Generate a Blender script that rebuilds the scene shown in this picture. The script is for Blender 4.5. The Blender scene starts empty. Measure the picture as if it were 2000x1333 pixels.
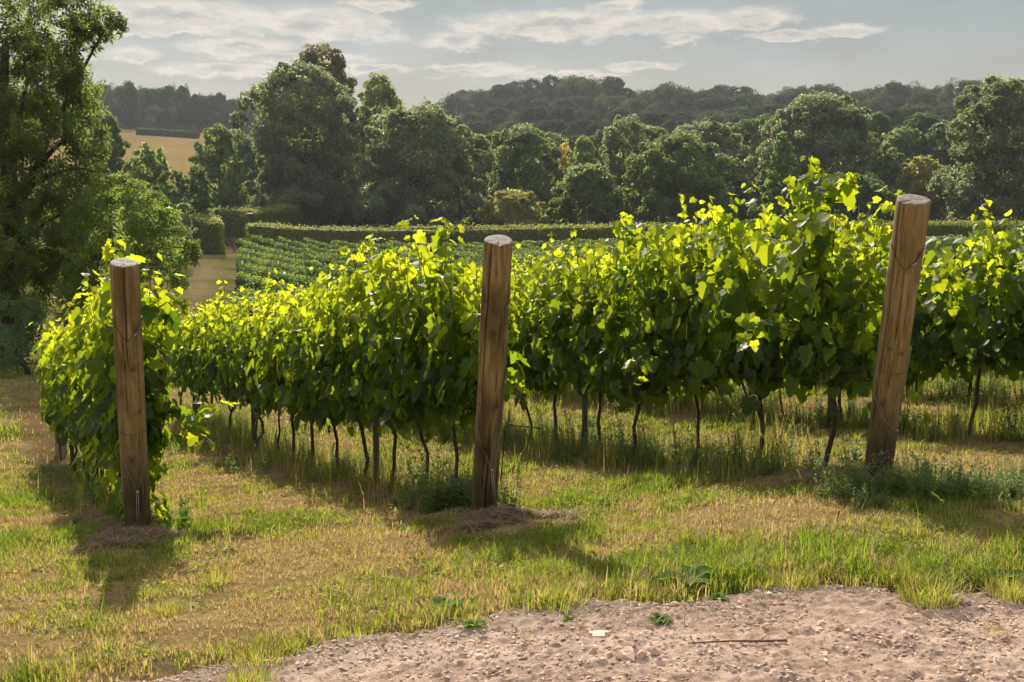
import bpy, bmesh, math, random
import numpy as np
from mathutils import Vector, Matrix

S = bpy.context.scene
C = S.collection
R = np.random.default_rng(7)
rad = math.radians

# ------------------------------------------------------------------ camera
F, CX, CY = 2400.0, 1000.0, 666.5
PITCH = math.atan(266.5 / F)
CZ = 1.65
cp, sp = math.cos(PITCH), math.sin(PITCH)
cam = bpy.data.cameras.new('camera'); camo = bpy.data.objects.new('camera', cam); C.objects.link(camo)
cam.sensor_width = 36.0; cam.lens = F / 2000 * 36
cam.clip_end = 5000; cam.clip_start = 0.05
camo.location = (0, 0, CZ); camo.rotation_euler = (math.pi / 2 - PITCH, 0, 0)
S.camera = camo

def at(px, py, Y):
    s = Y / (F * cp + (CY - py) * sp)
    return np.array([(px - CX) * s, Y, CZ + s * (-F * sp + (CY - py) * cp)])
def onflat(px, py, z=0.0):
    s = (z - CZ) / (-F * sp + (CY - py) * cp)
    return np.array([(px - CX) * s, s * (F * cp + (CY - py) * sp), z])

# ------------------------------------------------------------------ terrain
cps = []
def g(px, py, Y): cps.append(tuple(at(px, py, Y)))
for X in (-6, -3, -1, 1, 3, 6):
    cps.append((X, 3.0, 0.0))
cps += [(-1.9, 4.0, -0.01), (0, 4.6, 0), (1.5, 4.9, 0), (2.6, 5.2, 0), (-3.2, 4.4, -0.06), (0.2, 5.15, -0.02), (4.0, 5.2, 0.02)]
g(270, 1040, 8); g(945, 1005, 8); g(1715, 940, 7.7)
g(415, 855, 16.3); g(600, 925, 12.1); g(1437, 920, 9.2); g(1265, 890, 11.1); g(1865, 850, 10.5); g(108, 893, 16)
g(-300, 1000, 10); g(30, 860, 17); g(240, 1130, 6.3); g(1000, 1075, 6.7); g(1900, 1010, 6.6); g(2300, 900, 8.2)
g(1500, 760, 15); g(1900, 740, 15); g(2200, 700, 16)
g(-300, 760, 25); g(30, 745, 27); g(350, 740, 29); g(1000, 720, 22); g(1700, 660, 24); g(2200, 620, 26)
for p in ((-300, 655, 45), (100, 655, 45), (320, 655, 44), (460, 690, 38), (460, 642, 48), (460, 600, 58), (700, 668, 43), (1300, 635, 43), (2000, 600, 43),
          (-200, 575, 64), (360, 570, 68), (460, 570, 69), (460, 546, 80), (900, 576, 68), (1500, 562, 68), (2200, 550, 68),
          (0, 510, 92), (420, 491, 106), (455, 519, 95), (700, 516, 102), (900, 520, 102), (1500, 512, 103), (2200, 504, 103),
          (0, 470, 132), (430, 472, 126), (900, 470, 130), (1500, 464, 132), (2200, 458, 134), (600, 496, 113), (1100, 496, 113), (1800, 492, 113),
          (100, 420, 165), (430, 420, 168), (900, 405, 175), (1500, 385, 175), (2200, 370, 178),
          (0, 325, 250), (235, 322, 250), (400, 325, 250), (600, 330, 250), (900, 335, 250), (1300, 322, 250), (1700, 315, 250), (2200, 310, 250),
          (0, 250, 400), (235, 257, 400), (400, 262, 400), (560, 275, 400), (835, 300, 390), (950, 270, 390), (1100, 255, 390), (1300, 260, 390), (1600, 262, 390), (1800, 258, 390), (2200, 255, 390),
          (0, 170, 720), (200, 200, 520), (500, 245, 520), (835, 282, 500), (930, 238, 500), (1080, 214, 500), (1200, 224, 500), (1300, 236, 500), (1500, 243, 500), (1620, 238, 500), (1760, 228, 500), (2000, 228, 500), (2300, 220, 500),
          (0, 230, 1500), (500, 280, 1500), (900, 310, 1500), (1500, 290, 1500), (2200, 280, 1500)):
    g(*p)
P = np.array(cps)
def uv_of(X, Y):
    Yc = np.maximum(Y, 3.0)
    return np.stack([np.clip(X / Yc * 2.4, -1.35, 1.35), np.log(Yc) * 1.15], -1)
Q = uv_of(P[:, 0], P[:, 1])
def kern(r2): return r2 * np.log(r2 + 1e-9) * 0.5
A_ = kern(((Q[:, None] - Q[None]) ** 2).sum(-1)) + np.eye(len(Q)) * 0.002
PP = np.concatenate([np.ones((len(Q), 1)), Q], 1)
M_ = np.block([[A_, PP], [PP.T, np.zeros((3, 3))]])
W_ = np.linalg.solve(M_, np.concatenate([P[:, 2] / np.maximum(P[:, 1], 3), np.zeros(3)]))   # fit slope z/Y: scale free
def H(X, Y):
    X = np.atleast_1d(np.asarray(X, float)); Y = np.atleast_1d(np.asarray(Y, float))
    sh = X.shape; X = X.ravel(); Y = Y.ravel(); out = np.empty(len(X))
    for i in range(0, len(X), 40000):
        q = uv_of(X[i:i+40000], Y[i:i+40000])
        k = kern(((q[:, None] - Q[None]) ** 2).sum(-1))
        out[i:i+40000] = (k @ W_[:len(Q)] + W_[len(Q)] + q @ W_[len(Q)+1:]) * np.maximum(Y[i:i+40000], 3)
    return out.reshape(sh)
def h1(X, Y): return float(H(X, Y)[0])

# ------------------------------------------------------------------ noise
_perm = np.random.default_rng(3).random((256, 256))
def vnoise(x, y):
    x = np.asarray(x, float); y = np.asarray(y, float)
    xi = np.floor(x).astype(int); yi = np.floor(y).astype(int); fx = x - xi; fy = y - yi
    fx = fx * fx * (3 - 2 * fx); fy = fy * fy * (3 - 2 * fy)
    p = lambda a, b: _perm[a & 255, b & 255]
    return (p(xi, yi) * (1-fx) + p(xi+1, yi) * fx) * (1-fy) + (p(xi, yi+1) * (1-fx) + p(xi+1, yi+1) * fx) * fy
def fbm(x, y, o=4):
    s = 0; a = .5
    for i in range(o):
        s = s + a * vnoise(x * 2**i + 17.3*i, y * 2**i + 9.1*i); a *= .5
    return s / (1 - .5**o)
def sstep(a, b, x):
    t = np.clip((x - a) / (b - a), 0, 1); return t * t * (3 - 2 * t)

# ------------------------------------------------------------------ mesh helpers
def unit(v): return v / (np.linalg.norm(v, axis=-1, keepdims=True) + 1e-9)
class MB:
    def __init__(s): s.V = []; s.Fs = []; s.T = []; s.M = []; s.n = 0
    def add(s, V, Fs, tint=0.5, mi=0):
        V = np.asarray(V, float)
        if not isinstance(Fs, list): Fs = [Fs]
        for f in Fs:
            f = np.asarray(f, int)
            if len(f): s.Fs.append(f + s.n); s.M.append(np.full(len(f), mi))
        s.V.append(V); s.T.append(np.broadcast_to(np.asarray(tint, float), (len(V),)).copy()); s.n += len(V)
        return s
    def mesh(s, name, mats, smooth=False, attr='tint'):
        me = bpy.data.meshes.new(name)
        V = np.concatenate(s.V); me.vertices.add(len(V)); me.vertices.foreach_set('co', V.astype(np.float32).ravel())
        lo = np.concatenate([f.ravel() for f in s.Fs]); tot = np.concatenate([np.full(len(f), f.shape[1]) for f in s.Fs])
        me.loops.add(len(lo)); me.loops.foreach_set('vertex_index', lo.astype(np.int32))
        me.polygons.add(len(tot)); st = np.concatenate([[0], np.cumsum(tot)[:-1]])
        me.polygons.foreach_set('loop_start', st.astype(np.int32))
        for m in (mats if isinstance(mats, (list, tuple)) else [mats]): me.materials.append(m)
        mi = np.concatenate(s.M)
        if mi.any(): me.polygons.foreach_set('material_index', mi.astype(np.int32))
        me.polygons.foreach_set('use_smooth', np.full(len(tot), bool(smooth)))
        a = me.attributes.new(attr, 'FLOAT', 'POINT'); a.data.foreach_set('value', np.concatenate(s.T).astype(np.float32))
        me.update(calc_edges=True)
        return me
    def build(s, name, mats, parent=None, smooth=False, loc=None):
        o = bpy.data.objects.new(name, s.mesh(name, mats, smooth)); C.objects.link(o)
        if parent: o.parent = parent
        if loc is not None: o.location = loc
        return o
def tag(o, label=None, cat=None, group=None, kind=None):
    if label: o['label'] = label
    if cat: o['category'] = cat
    if group: o['group'] = group
    if kind: o['kind'] = kind
    return o
def empty(name, loc, rz=0.0):
    o = bpy.data.objects.new(name, None); C.objects.link(o); o.location = loc; o.rotation_euler = (0, 0, rz)
    o.empty_display_size = .2
    return o
def copy_tree(o, parent=None):
    c = o.copy(); C.objects.link(c)
    if parent: c.parent = parent
    for ch in list(o.children): copy_tree(ch, c)
    return c
def tube(pts, rads, n=6, cap=True):
    pts = np.asarray(pts, float); rads = np.broadcast_to(np.asarray(rads, float), (len(pts),))
    t = unit(np.gradient(pts, axis=0)); ref = np.array([.3, .9, .2]); V = []
    for p, d, r in zip(pts, t, rads):
        u = unit(np.cross(d, ref) if abs(d @ ref) < .98 else np.cross(d, [1, 0, 0])); w = np.cross(d, u)
        a = np.arange(n) / n * 2 * math.pi
        V.append(p + r * (np.cos(a)[:, None] * u + np.sin(a)[:, None] * w))
    V = np.concatenate(V); k = len(pts); Fq = []
    for i in range(k - 1):
        for j in range(n): Fq.append((i*n+j, i*n+(j+1) % n, (i+1)*n+(j+1) % n, (i+1)*n+j))
    Fs = [np.array(Fq)]
    if cap and n > 3: Fs += [np.array([list(range(n))[::-1]]), np.array([[(k-1)*n+j for j in range(n)]])]
    return V, Fs
def inst(tV, tFs, pos, rot, scale, tints):
    """replicate a template; rot (N,3,3) columns = axes; scale (N,) or (N,3)."""
    N, n = len(pos), len(tV); scale = np.asarray(scale, float)
    if scale.ndim == 1: scale = scale[:, None].repeat(3, 1)
    V = np.einsum('nij,nkj->nki', rot, tV[None] * scale[:, None]) + pos[:, None]
    Fs = [(np.asarray(f)[None] + (np.arange(N) * n)[:, None, None]).reshape(-1, np.asarray(f).shape[1]) for f in tFs]
    return V.reshape(-1, 3), Fs, np.repeat(np.broadcast_to(tints, (N,)), n)
def frames(nrm, tip):
    """rotation with z=nrm, x=tip made perpendicular"""
    nrm = unit(nrm); x = unit(tip - (tip * nrm).sum(-1, keepdims=True) * nrm); y = np.cross(nrm, x)
    return np.stack([x, y, nrm], -1)
def rotz(a):
    c, s_ = np.cos(a), np.sin(a); z = np.zeros_like(a); o = np.ones_like(a)
    return np.stack([np.stack([c, -s_, z], -1), np.stack([s_, c, z], -1), np.stack([z, z, o], -1)], -2)

# ------------------------------------------------------------------ materials
def newmat(name):
    m = bpy.data.materials.new(name); m.use_nodes = True; nt = m.node_tree; nt.nodes.clear()
    out = nt.nodes.new('ShaderNodeOutputMaterial'); return m, nt, out
def N(nt, t, **kw):
    n = nt.nodes.new(t)
    for k, v in kw.items():
        if k.startswith('i_'): n.inputs[k[2:].replace('_', ' ')].default_value = v
        else: setattr(n, k, v)
    return n
def ramp(nt, fac, stops):
    r = nt.nodes.new('ShaderNodeValToRGB'); e = r.color_ramp.elements
    while len(e) < len(stops): e.new(.5)
    for el, (p, c) in zip(e, stops): el.position = p; el.color = (*c, 1)
    nt.links.new(fac, r.inputs[0]); return r.outputs[0]
def leafmat(name, refl, trans, tw=.5, rough=.45, spec=.35):
    """refl / trans: colour ramps over the per-leaf tint attribute"""
    m, nt, out = newmat(name); L = nt.links
    a = N(nt, 'ShaderNodeAttribute', attribute_name='tint')
    p = N(nt, 'ShaderNodeBsdfPrincipled'); p.inputs['Roughness'].default_value = rough; p.inputs['Specular IOR Level'].default_value = spec
    L.new(ramp(nt, a.outputs['Fac'], refl), p.inputs['Base Color'])
    t = N(nt, 'ShaderNodeBsdfTranslucent'); L.new(ramp(nt, a.outputs['Fac'], trans), t.inputs['Color'])
    mx = N(nt, 'ShaderNodeMixShader'); mx.inputs[0].default_value = tw
    L.new(p.outputs[0], mx.inputs[1]); L.new(t.outputs[0], mx.inputs[2]); L.new(mx.outputs[0], out.inputs[0])
    return m
def simplemat(name, c1, c2, scale=8.0, rough=.8, stretch=(1, 1, 1), bump=.3, metal=0.0, spec=.3):
    m, nt, out = newmat(name); L = nt.links
    tc = N(nt, 'ShaderNodeTexCoord'); mp = N(nt, 'ShaderNodeMapping'); mp.inputs['Scale'].default_value = stretch
    L.new(tc.outputs['Object'], mp.inputs[0])
    nz = N(nt, 'ShaderNodeTexNoise'); nz.inputs['Scale'].default_value = scale; nz.inputs['Detail'].default_value = 6
    L.new(mp.outputs[0], nz.inputs['Vector'])
    p = N(nt, 'ShaderNodeBsdfPrincipled'); p.inputs['Roughness'].default_value = rough; p.inputs['Metallic'].default_value = metal
    p.inputs['Specular IOR Level'].default_value = spec
    L.new(ramp(nt, nz.outputs['Fac'], [(.3, c1), (.7, c2)]), p.inputs['Base Color'])
    b = N(nt, 'ShaderNodeBump'); b.inputs['Strength'].default_value = bump; b.inputs['Distance'].default_value = .01
    L.new(nz.outputs['Fac'], b.inputs['Height']); L.new(b.outputs[0], p.inputs['Normal']); L.new(p.outputs[0], out.inputs[0])
    return m

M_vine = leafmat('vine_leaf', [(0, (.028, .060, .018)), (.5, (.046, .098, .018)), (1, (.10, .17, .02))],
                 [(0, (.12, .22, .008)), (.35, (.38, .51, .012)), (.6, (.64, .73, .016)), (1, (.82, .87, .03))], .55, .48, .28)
M_vinefar = leafmat('vine_leaf_far', [(0, (.015, .032, .010)), (.4, (.04, .085, .02)), (1, (.10, .17, .035))], [(0, (.03, .07, .015)), (.4, (.14, .25, .03)), (1, (.44, .54, .08))], .42, .55, .3)  # ramp paints far rows from shaded sides up to sunlit tops
M_shoot = simplemat('shoot', (.06, .05, .015), (.12, .10, .03), 30, .6)
M_bark = simplemat('vine_bark', (.035, .022, .013), (.10, .07, .045), 40, .9, (1, 1, .25), .8)
M_treebark = simplemat('tree_bark', (.035, .028, .02), (.09, .075, .055), 6, .9, (1, 1, .3), .8)
M_wire = simplemat('galvanised_wire', (.28, .27, .26), (.42, .41, .4), 60, .45, bump=.05, metal=.7)
M_rust = simplemat('dark_wire', (.05, .04, .035), (.11, .09, .08), 60, .6, bump=.05, metal=.4)
M_stake = simplemat('stake_metal', (.07, .07, .065), (.14, .135, .125), 20, .6, bump=.1, metal=.4)
M_greywood = simplemat('grey_wood', (.16, .145, .13), (.30, .28, .25), 14, .85, (1, 1, .12), .5)
M_grass = leafmat('grass_blade', [(0, (.20, .12, .05)), (.14, (.40, .285, .125)), (.38, (.48, .375, .14)), (.55, (.22, .225, .035)), (1, (.075, .14, .018))],
                  [(0, (.64, .47, .20)), (.38, (.72, .58, .21)), (.55, (.52, .54, .06)), (1, (.32, .48, .03))], .42, .55, .1)
M_straw = leafmat('straw_litter', [(0, (.20, .12, .075)), (1, (.48, .34, .22))], [(0, (.22, .13, .08)), (1, (.46, .33, .2))], .25, .6, .3)
M_herb = leafmat('herb_leaf', [(0, (.065, .10, .036)), (.8, (.18, .24, .085)), (.93, (.5, .5, .42)), (1, (.6, .6, .52))],
                 [(0, (.20, .32, .06)), (.8, (.52, .60, .16)), (1, (.5, .5, .4))], .45, .5, .35)
M_broad = leafmat('broad_leaf', [(0, (.03, .075, .015)), (1, (.09, .18, .02))], [(0, (.14, .30, .02)), (1, (.42, .62, .04))], .5, .65, .12)
def treemat(name, c, tr=2.9, tw=.42, spec=.3, rough=.5):
    c = np.array(c) * 1.75; y = np.array([1.25, 1.15, .7])
    cl = lambda v: tuple(np.clip(v, 0, .9))
    return leafmat(name, [(0, cl(c * .55)), (1, cl(c * 1.45))], [(0, cl(c * tr * .6 * y)), (1, cl(c * tr * 1.5 * y))], tw, rough, spec)
TM = {
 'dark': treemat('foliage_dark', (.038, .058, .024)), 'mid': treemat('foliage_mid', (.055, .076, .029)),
 'light': treemat('foliage_light', (.076, .100, .034)), 'grey': treemat('foliage_grey', (.070, .086, .052)),
 'olive': treemat('foliage_olive', (.105, .10, .036)), 'red': treemat('foliage_copper', (.052, .050, .024)),
 'yellow': treemat('foliage_yellow', (.26, .17, .03)), 'conifer': treemat('foliage_conifer', (.045, .070, .022)),
 'near': treemat('foliage_near', (.034, .048, .014), 3.6, .44, .3, .5), 'near2': treemat('foliage_near_light', (.046, .066, .017), 3.5, .46, .3, .5),
 'hedge': treemat('foliage_hedge', (.068, .080, .021), 3.0, .40), 'wood': treemat('foliage_wood', (.018, .027, .015), 2.2, .42, .05, .8),
 'wood2': treemat('foliage_wood_light', (.026, .039, .018), 2.4, .42, .05, .8),
}

# ------------------------------------------------------------------ ground
edge_px = [(-600, 1420), (0, 1332), (230, 1298), (430, 1264), (560, 1238), (700, 1205), (900, 1190), (1150, 1180), (1430, 1160), (1520, 1140), (1700, 1132), (1780, 1150), (1900, 1140), (2000, 1112), (2300, 1050)]
E = np.array([onflat(*p)[:2] for p in edge_px])
E = np.concatenate([[[-40, 1.0]], E, [[40, 12.]]])
def edgeY(X): return np.interp(X, E[:, 0], E[:, 1])
def track(X, Y):
    d = edgeY(X) - Y + (fbm(X * 3, Y * 3, 3) - .5) * .42 + (fbm(X * 14, Y * 14, 2) - .5) * .10
    return sstep(-.10, .14, d)

ROWX = {1: -2.43, 2: -.18, 3: 2.29 + .445 * -.3}
for k in range(4, 42): ROWX[k] = 4.7 + 2.4 * (k - 4)
SL = -.4452
def row_dist(X, Y, k): return (X - ROWX[k] - SL * (Y - 8)) * .9135

def pathline(Y): return np.interp(Y, [20, 29, 44, 55, 68, 93, 106, 125], [-7.5, -8.8, -12.5, -14.6, -17.4, -23.2, -25.2, -29])
def green_field(X, Y):
    """0 straw .. 1 lush: where the grass is green"""
    n = fbm(X * .9 + 5, Y * .9, 4) * .62 + fbm(X * 4 + 3, Y * 4, 3) * .38
    gsum = .5 + (n - .5) * 1.45
    for (px, py, Yd, rx, ry, a) in ((1180, 1110, 5.9, .95, .45, .30), (1080, 1050, 6.7, .5, .3, .35), (480, 1000, 8.2, .5, .8, .22), (100, 900, 11, .6, 1.6, .2),
                                     (1720, 1120, 5.7, 1.1, .25, .06), (260, 1110, 6.5, .35, .4, .22), (700, 1010, 7.6, .4, .3, .12), (1900, 1020, 6.4, .8, .2, .05),
                                     (1250, 990, 8, .6, .25, -.22), (1780, 1055, 6.4, .9, .45, -.16), (600, 1120, 6.2, .9, .3, -.12), (60, 1200, 5.6, .7, .5, -.12), (150, 1290, 4.7, .9, .45, -.34), (500, 1230, 5.1, .5, .25, -.1), (1900, 920, 8.2, .8, .5, -.2), (620, 860, 12, 1.5, .8, -.1), (1450, 1000, 7.2, .7, .25, -.16)):
        c = at(px, py, Yd)
        gsum = gsum + a * .85 * np.exp(-((X - c[0]) / rx) ** 2 - ((Y - c[1]) / ry) ** 2)
    return gsum
def strips(X, Y):
    """1 on the strawy strip under rows 1-4"""
    s = np.zeros(np.shape(X))
    for k in (1, 2, 3, 4):
        d = row_dist(X, Y, k) + .12 + (fbm(X * 2, Y * 2, 2) - .5) * .4
        s = np.maximum(s, np.exp(-(d / .30) ** 4) * (Y > 7.45) * (Y < 26))
    return s

front = np.linspace(-27, 27, 300); side = np.concatenate([np.linspace(27, 333, 62)[1:-1]])
ang = np.concatenate([front, side]); nA = len(ang)
rr = np.concatenate([[.4], np.geomspace(1.0, 1000, 290)])
AA, RR = np.meshgrid(np.radians(ang), rr)
X, Y = np.sin(AA) * RR, np.cos(AA) * RR
Z = H(X, Y)
near = sstep(30, 8, RR)
Z = Z + near * (fbm(X * 2.2, Y * 2.2, 4) - .5) * .07 + sstep(20, 60, RR) * sstep(400, 150, RR) * (fbm(X * .15, Y * .15, 3) - .5) * .3
for k in (1, 2, 3, 4):
    Z = Z + .035 * np.exp(-((row_dist(X, Y, k) + .1) / .3) ** 2) * (Y > 7.2) * near
TR = track(X, Y) * (RR < 14)
Z = Z - TR * .06
V = np.stack([X, Y, Z], -1).reshape(-1, 3)
ni = len(rr); idx = np.arange(ni * nA).reshape(ni, nA)
Fq = np.stack([idx[:-1], idx[1:], np.roll(idx, -1, 1)[1:], np.roll(idx, -1, 1)[:-1]], -1).reshape(-1, 4)[:, ::-1]
def colmap(X, Y):
    gf = green_field(X, Y); t = sstep(.42, .70, gf)[..., None]
    straw = np.array([.33, .245, .10]); green = np.array([.11, .105, .03])
    c = straw * (1 - t) + green * t
    s = strips(X, Y)[..., None] * .8; c = c * (1 - s) + np.array([.20, .12, .065]) * s
    # beyond the near block: rougher meadow
    r = np.hypot(X, Y); far = sstep(20, 34, r)[..., None]
    n2 = sstep(.38, .62, fbm(X * .22, Y * .22, 4))[..., None]
    c = c * (1 - far) + far * (np.array([.24, .20, .075]) * (1 - n2) + np.array([.13, .14, .035]) * n2)
    # worn path to the gate
    pd = np.abs(X - pathline(Y)) - (fbm(X * .3, Y * .3, 3) - .5) * 1.5
    pm = (np.exp(-(pd / .9) ** 2) * (Y > 24) * (Y < 125) * .75)[..., None]
    c = c * (1 - pm) + np.array([.29, .215, .11]) * pm
    # woodland floor
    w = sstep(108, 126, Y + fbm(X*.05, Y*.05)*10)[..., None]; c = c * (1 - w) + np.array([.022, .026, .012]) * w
    u = X / np.maximum(Y, 3) * 2400 + 1000
    gold = (sstep(195, 215, Y) * sstep(412, 404, Y) * sstep(520, 440, u))[..., None]
    ng = fbm(X * .06, Y * .02, 4)[..., None]
    c = c * (1 - gold) + gold * (np.array([.38, .265, .10]) * (.75 + .5 * ng))
    return c
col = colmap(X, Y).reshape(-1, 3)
def ground_mat(name, scale1, bumpd, lo=.55):
    m, nt, out = newmat(name); L = nt.links
    a = N(nt, 'ShaderNodeAttribute', attribute_name='gcol'); geo = N(nt, 'ShaderNodeNewGeometry')
    nz = N(nt, 'ShaderNodeTexNoise'); nz.inputs['Scale'].default_value = scale1; nz.inputs['Detail'].default_value = 8; nz.inputs['Roughness'].default_value = .65
    L.new(geo.outputs['Position'], nz.inputs['Vector'])
    n2 = N(nt, 'ShaderNodeTexNoise'); n2.inputs['Scale'].default_value = scale1 * .12; n2.inputs['Detail'].default_value = 6
    L.new(geo.outputs['Position'], n2.inputs['Vector'])
    ad = N(nt, 'ShaderNodeMath', operation='ADD'); L.new(nz.outputs['Fac'], ad.inputs[0]); L.new(n2.outputs['Fac'], ad.inputs[1])
    mr = N(nt, 'ShaderNodeMapRange'); mr.inputs[1].default_value = .6; mr.inputs[2].default_value = 1.4; mr.inputs[3].default_value = .55; mr.inputs[4].default_value = 1.4
    L.new(ad.outputs[0], mr.inputs[0])
    mul = N(nt, 'ShaderNodeVectorMath', operation='SCALE'); L.new(a.outputs['Color'], mul.inputs[0]); L.new(mr.outputs[0], mul.inputs['Scale'])
    p = N(nt, 'ShaderNodeBsdfDiffuse'); p.inputs['Roughness'].default_value = .6
    b = N(nt, 'ShaderNodeBump'); b.inputs['Strength'].default_value = .7; b.inputs['Distance'].default_value = bumpd
    L.new(nz.outputs['Fac'], b.inputs['Height']); L.new(b.outputs[0], p.inputs['Normal'])
    L.new(mul.outputs[0], p.inputs['Color']); L.new(p.outputs[0], out.inputs[0]); return m
def gcol(me, col):
    a = me.attributes.new('gcol', 'FLOAT_COLOR', 'POINT')
    a.data.foreach_set('color', np.concatenate([col, np.ones((len(col), 1))], 1).astype(np.float32).ravel())
mb = MB().add(V, Fq); go = mb.build('ground', ground_mat('meadow_soil', 14, .04), smooth=True)
gcol(go.data, col); tag(go, kind='structure')

# gravel track, a fine sheet laid over the ground
gx = np.concatenate([np.linspace(-4.2, -2.2, 60)[:-1], np.linspace(-2.2, 2.8, 560), np.linspace(2.8, 5.5, 90)[1:]])
gy = np.concatenate([np.linspace(.3, 3.8, 60)[:-1], np.linspace(3.8, 6.4, 300)])
X, Y = np.meshgrid(gx, gy); T = track(X, Y)
def track_z(X, Y):
    T = track(X, Y)
    rough = (fbm(X * 5, Y * 5, 3) - .5) * .022 + (fbm(X * 22, Y * 22, 3) - .5) * .030 + np.maximum(fbm(X * 55, Y * 55, 2) - .55, 0) * .03
    rough = rough - .016 * np.exp(-(((Y - edgeY(X) + .33 + .1 * fbm(X, Y, 2)) / .09) ** 2)) * sstep(-.4, .3, X)
    return H(X, Y) + rough * T - (1 - T) * .05 + .004 + .012 * T * (1 - T)
Z = track_z(X, Y)
V = np.stack([X, Y, Z], -1).reshape(-1, 3); idx = np.arange(X.size).reshape(X.shape)
Fq = np.stack([idx[:-1, :-1], idx[:-1, 1:], idx[1:, 1:], idx[1:, :-1]], -1).reshape(-1, 4)
n1 = fbm(X * 2.5, Y * 2.5, 4)[..., None]; n2 = fbm(X * 30, Y * 30, 3)[..., None]
col = (np.array([.65, .455, .335]) * (1 - n1) + np.array([.56, .42, .325]) * n1) * (.60 + .68 * n2)
pale = sstep(.52, .75, fbm(X * 1.6 + 9, Y * 3, 4))[..., None] * .6; col = col * (1 - pale) + np.array([.70, .55, .43]) * pale
dk = sstep(.5, .72, fbm(X * 2.1 + 3, Y * 5 + 1, 4))[..., None] * .4; col = col * (1 - dk) + np.array([.38, .29, .22]) * dk
me_ = sstep(.35, .0, edgeY(X) - Y)[..., None] * .6; col = col * (1 - me_) + np.array([.30, .235, .165]) * me_
to = MB().add(V, Fq).build('gravel_track', ground_mat('gravel', 60, .012), smooth=True); gcol(to.data, col.reshape(-1, 3)); tag(to, kind='structure')

# ------------------------------------------------------------------ grape leaves and vines
def leaf_template(curl, fold):
    half = [(-.13, .15), (-.15, .34), (.05, .50), (.25, .40), (.47, .58), (.57, .33), (.80, .27)]
    o = [(0, 0)] + half + [(1.0, 0)] + [(x, -y) for x, y in half[::-1]]
    V = np.array([(.34, 0)] + o); z = fold * np.abs(V[:, 1]) - curl * (V[:, 0] - .2) ** 2 - .55 * curl * V[:, 1] ** 2
    V = np.concatenate([V, z[:, None]], 1); n = len(o)
    Fs = np.array([(0, 1 + i, 1 + (i + 1) % n) for i in range(n)])
    return V, Fs
LT = [leaf_template(.25, .12), leaf_template(.75, .30), leaf_template(1.0, -.10), leaf_template(.1, .45), leaf_template(-.35, .25)]
LTlow = [(np.array([(0, 0, 0), (.1, .5, -.03), (.55, .48, -.06), (1, 0, -.22), (.55, -.48, -.06), (.1, -.5, -.03), (.4, 0, .05)]),
          np.array([(6, i, (i + 1) % 6) for i in range(6)]))]
def add_leaves(mb, rng, pos, nrm, tip, size, tint, tm=LT):
    if not len(pos): return
    Rm = frames(nrm, tip); w = rng.integers(0, len(tm), len(pos))
    for i, (tV, tF) in enumerate(tm):
        k = w == i
        if k.any():
            V, Fs, t = inst(tV, [tF], pos[k], Rm[k], size[k], tint[k]); mb.add(V, Fs, t)
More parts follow.
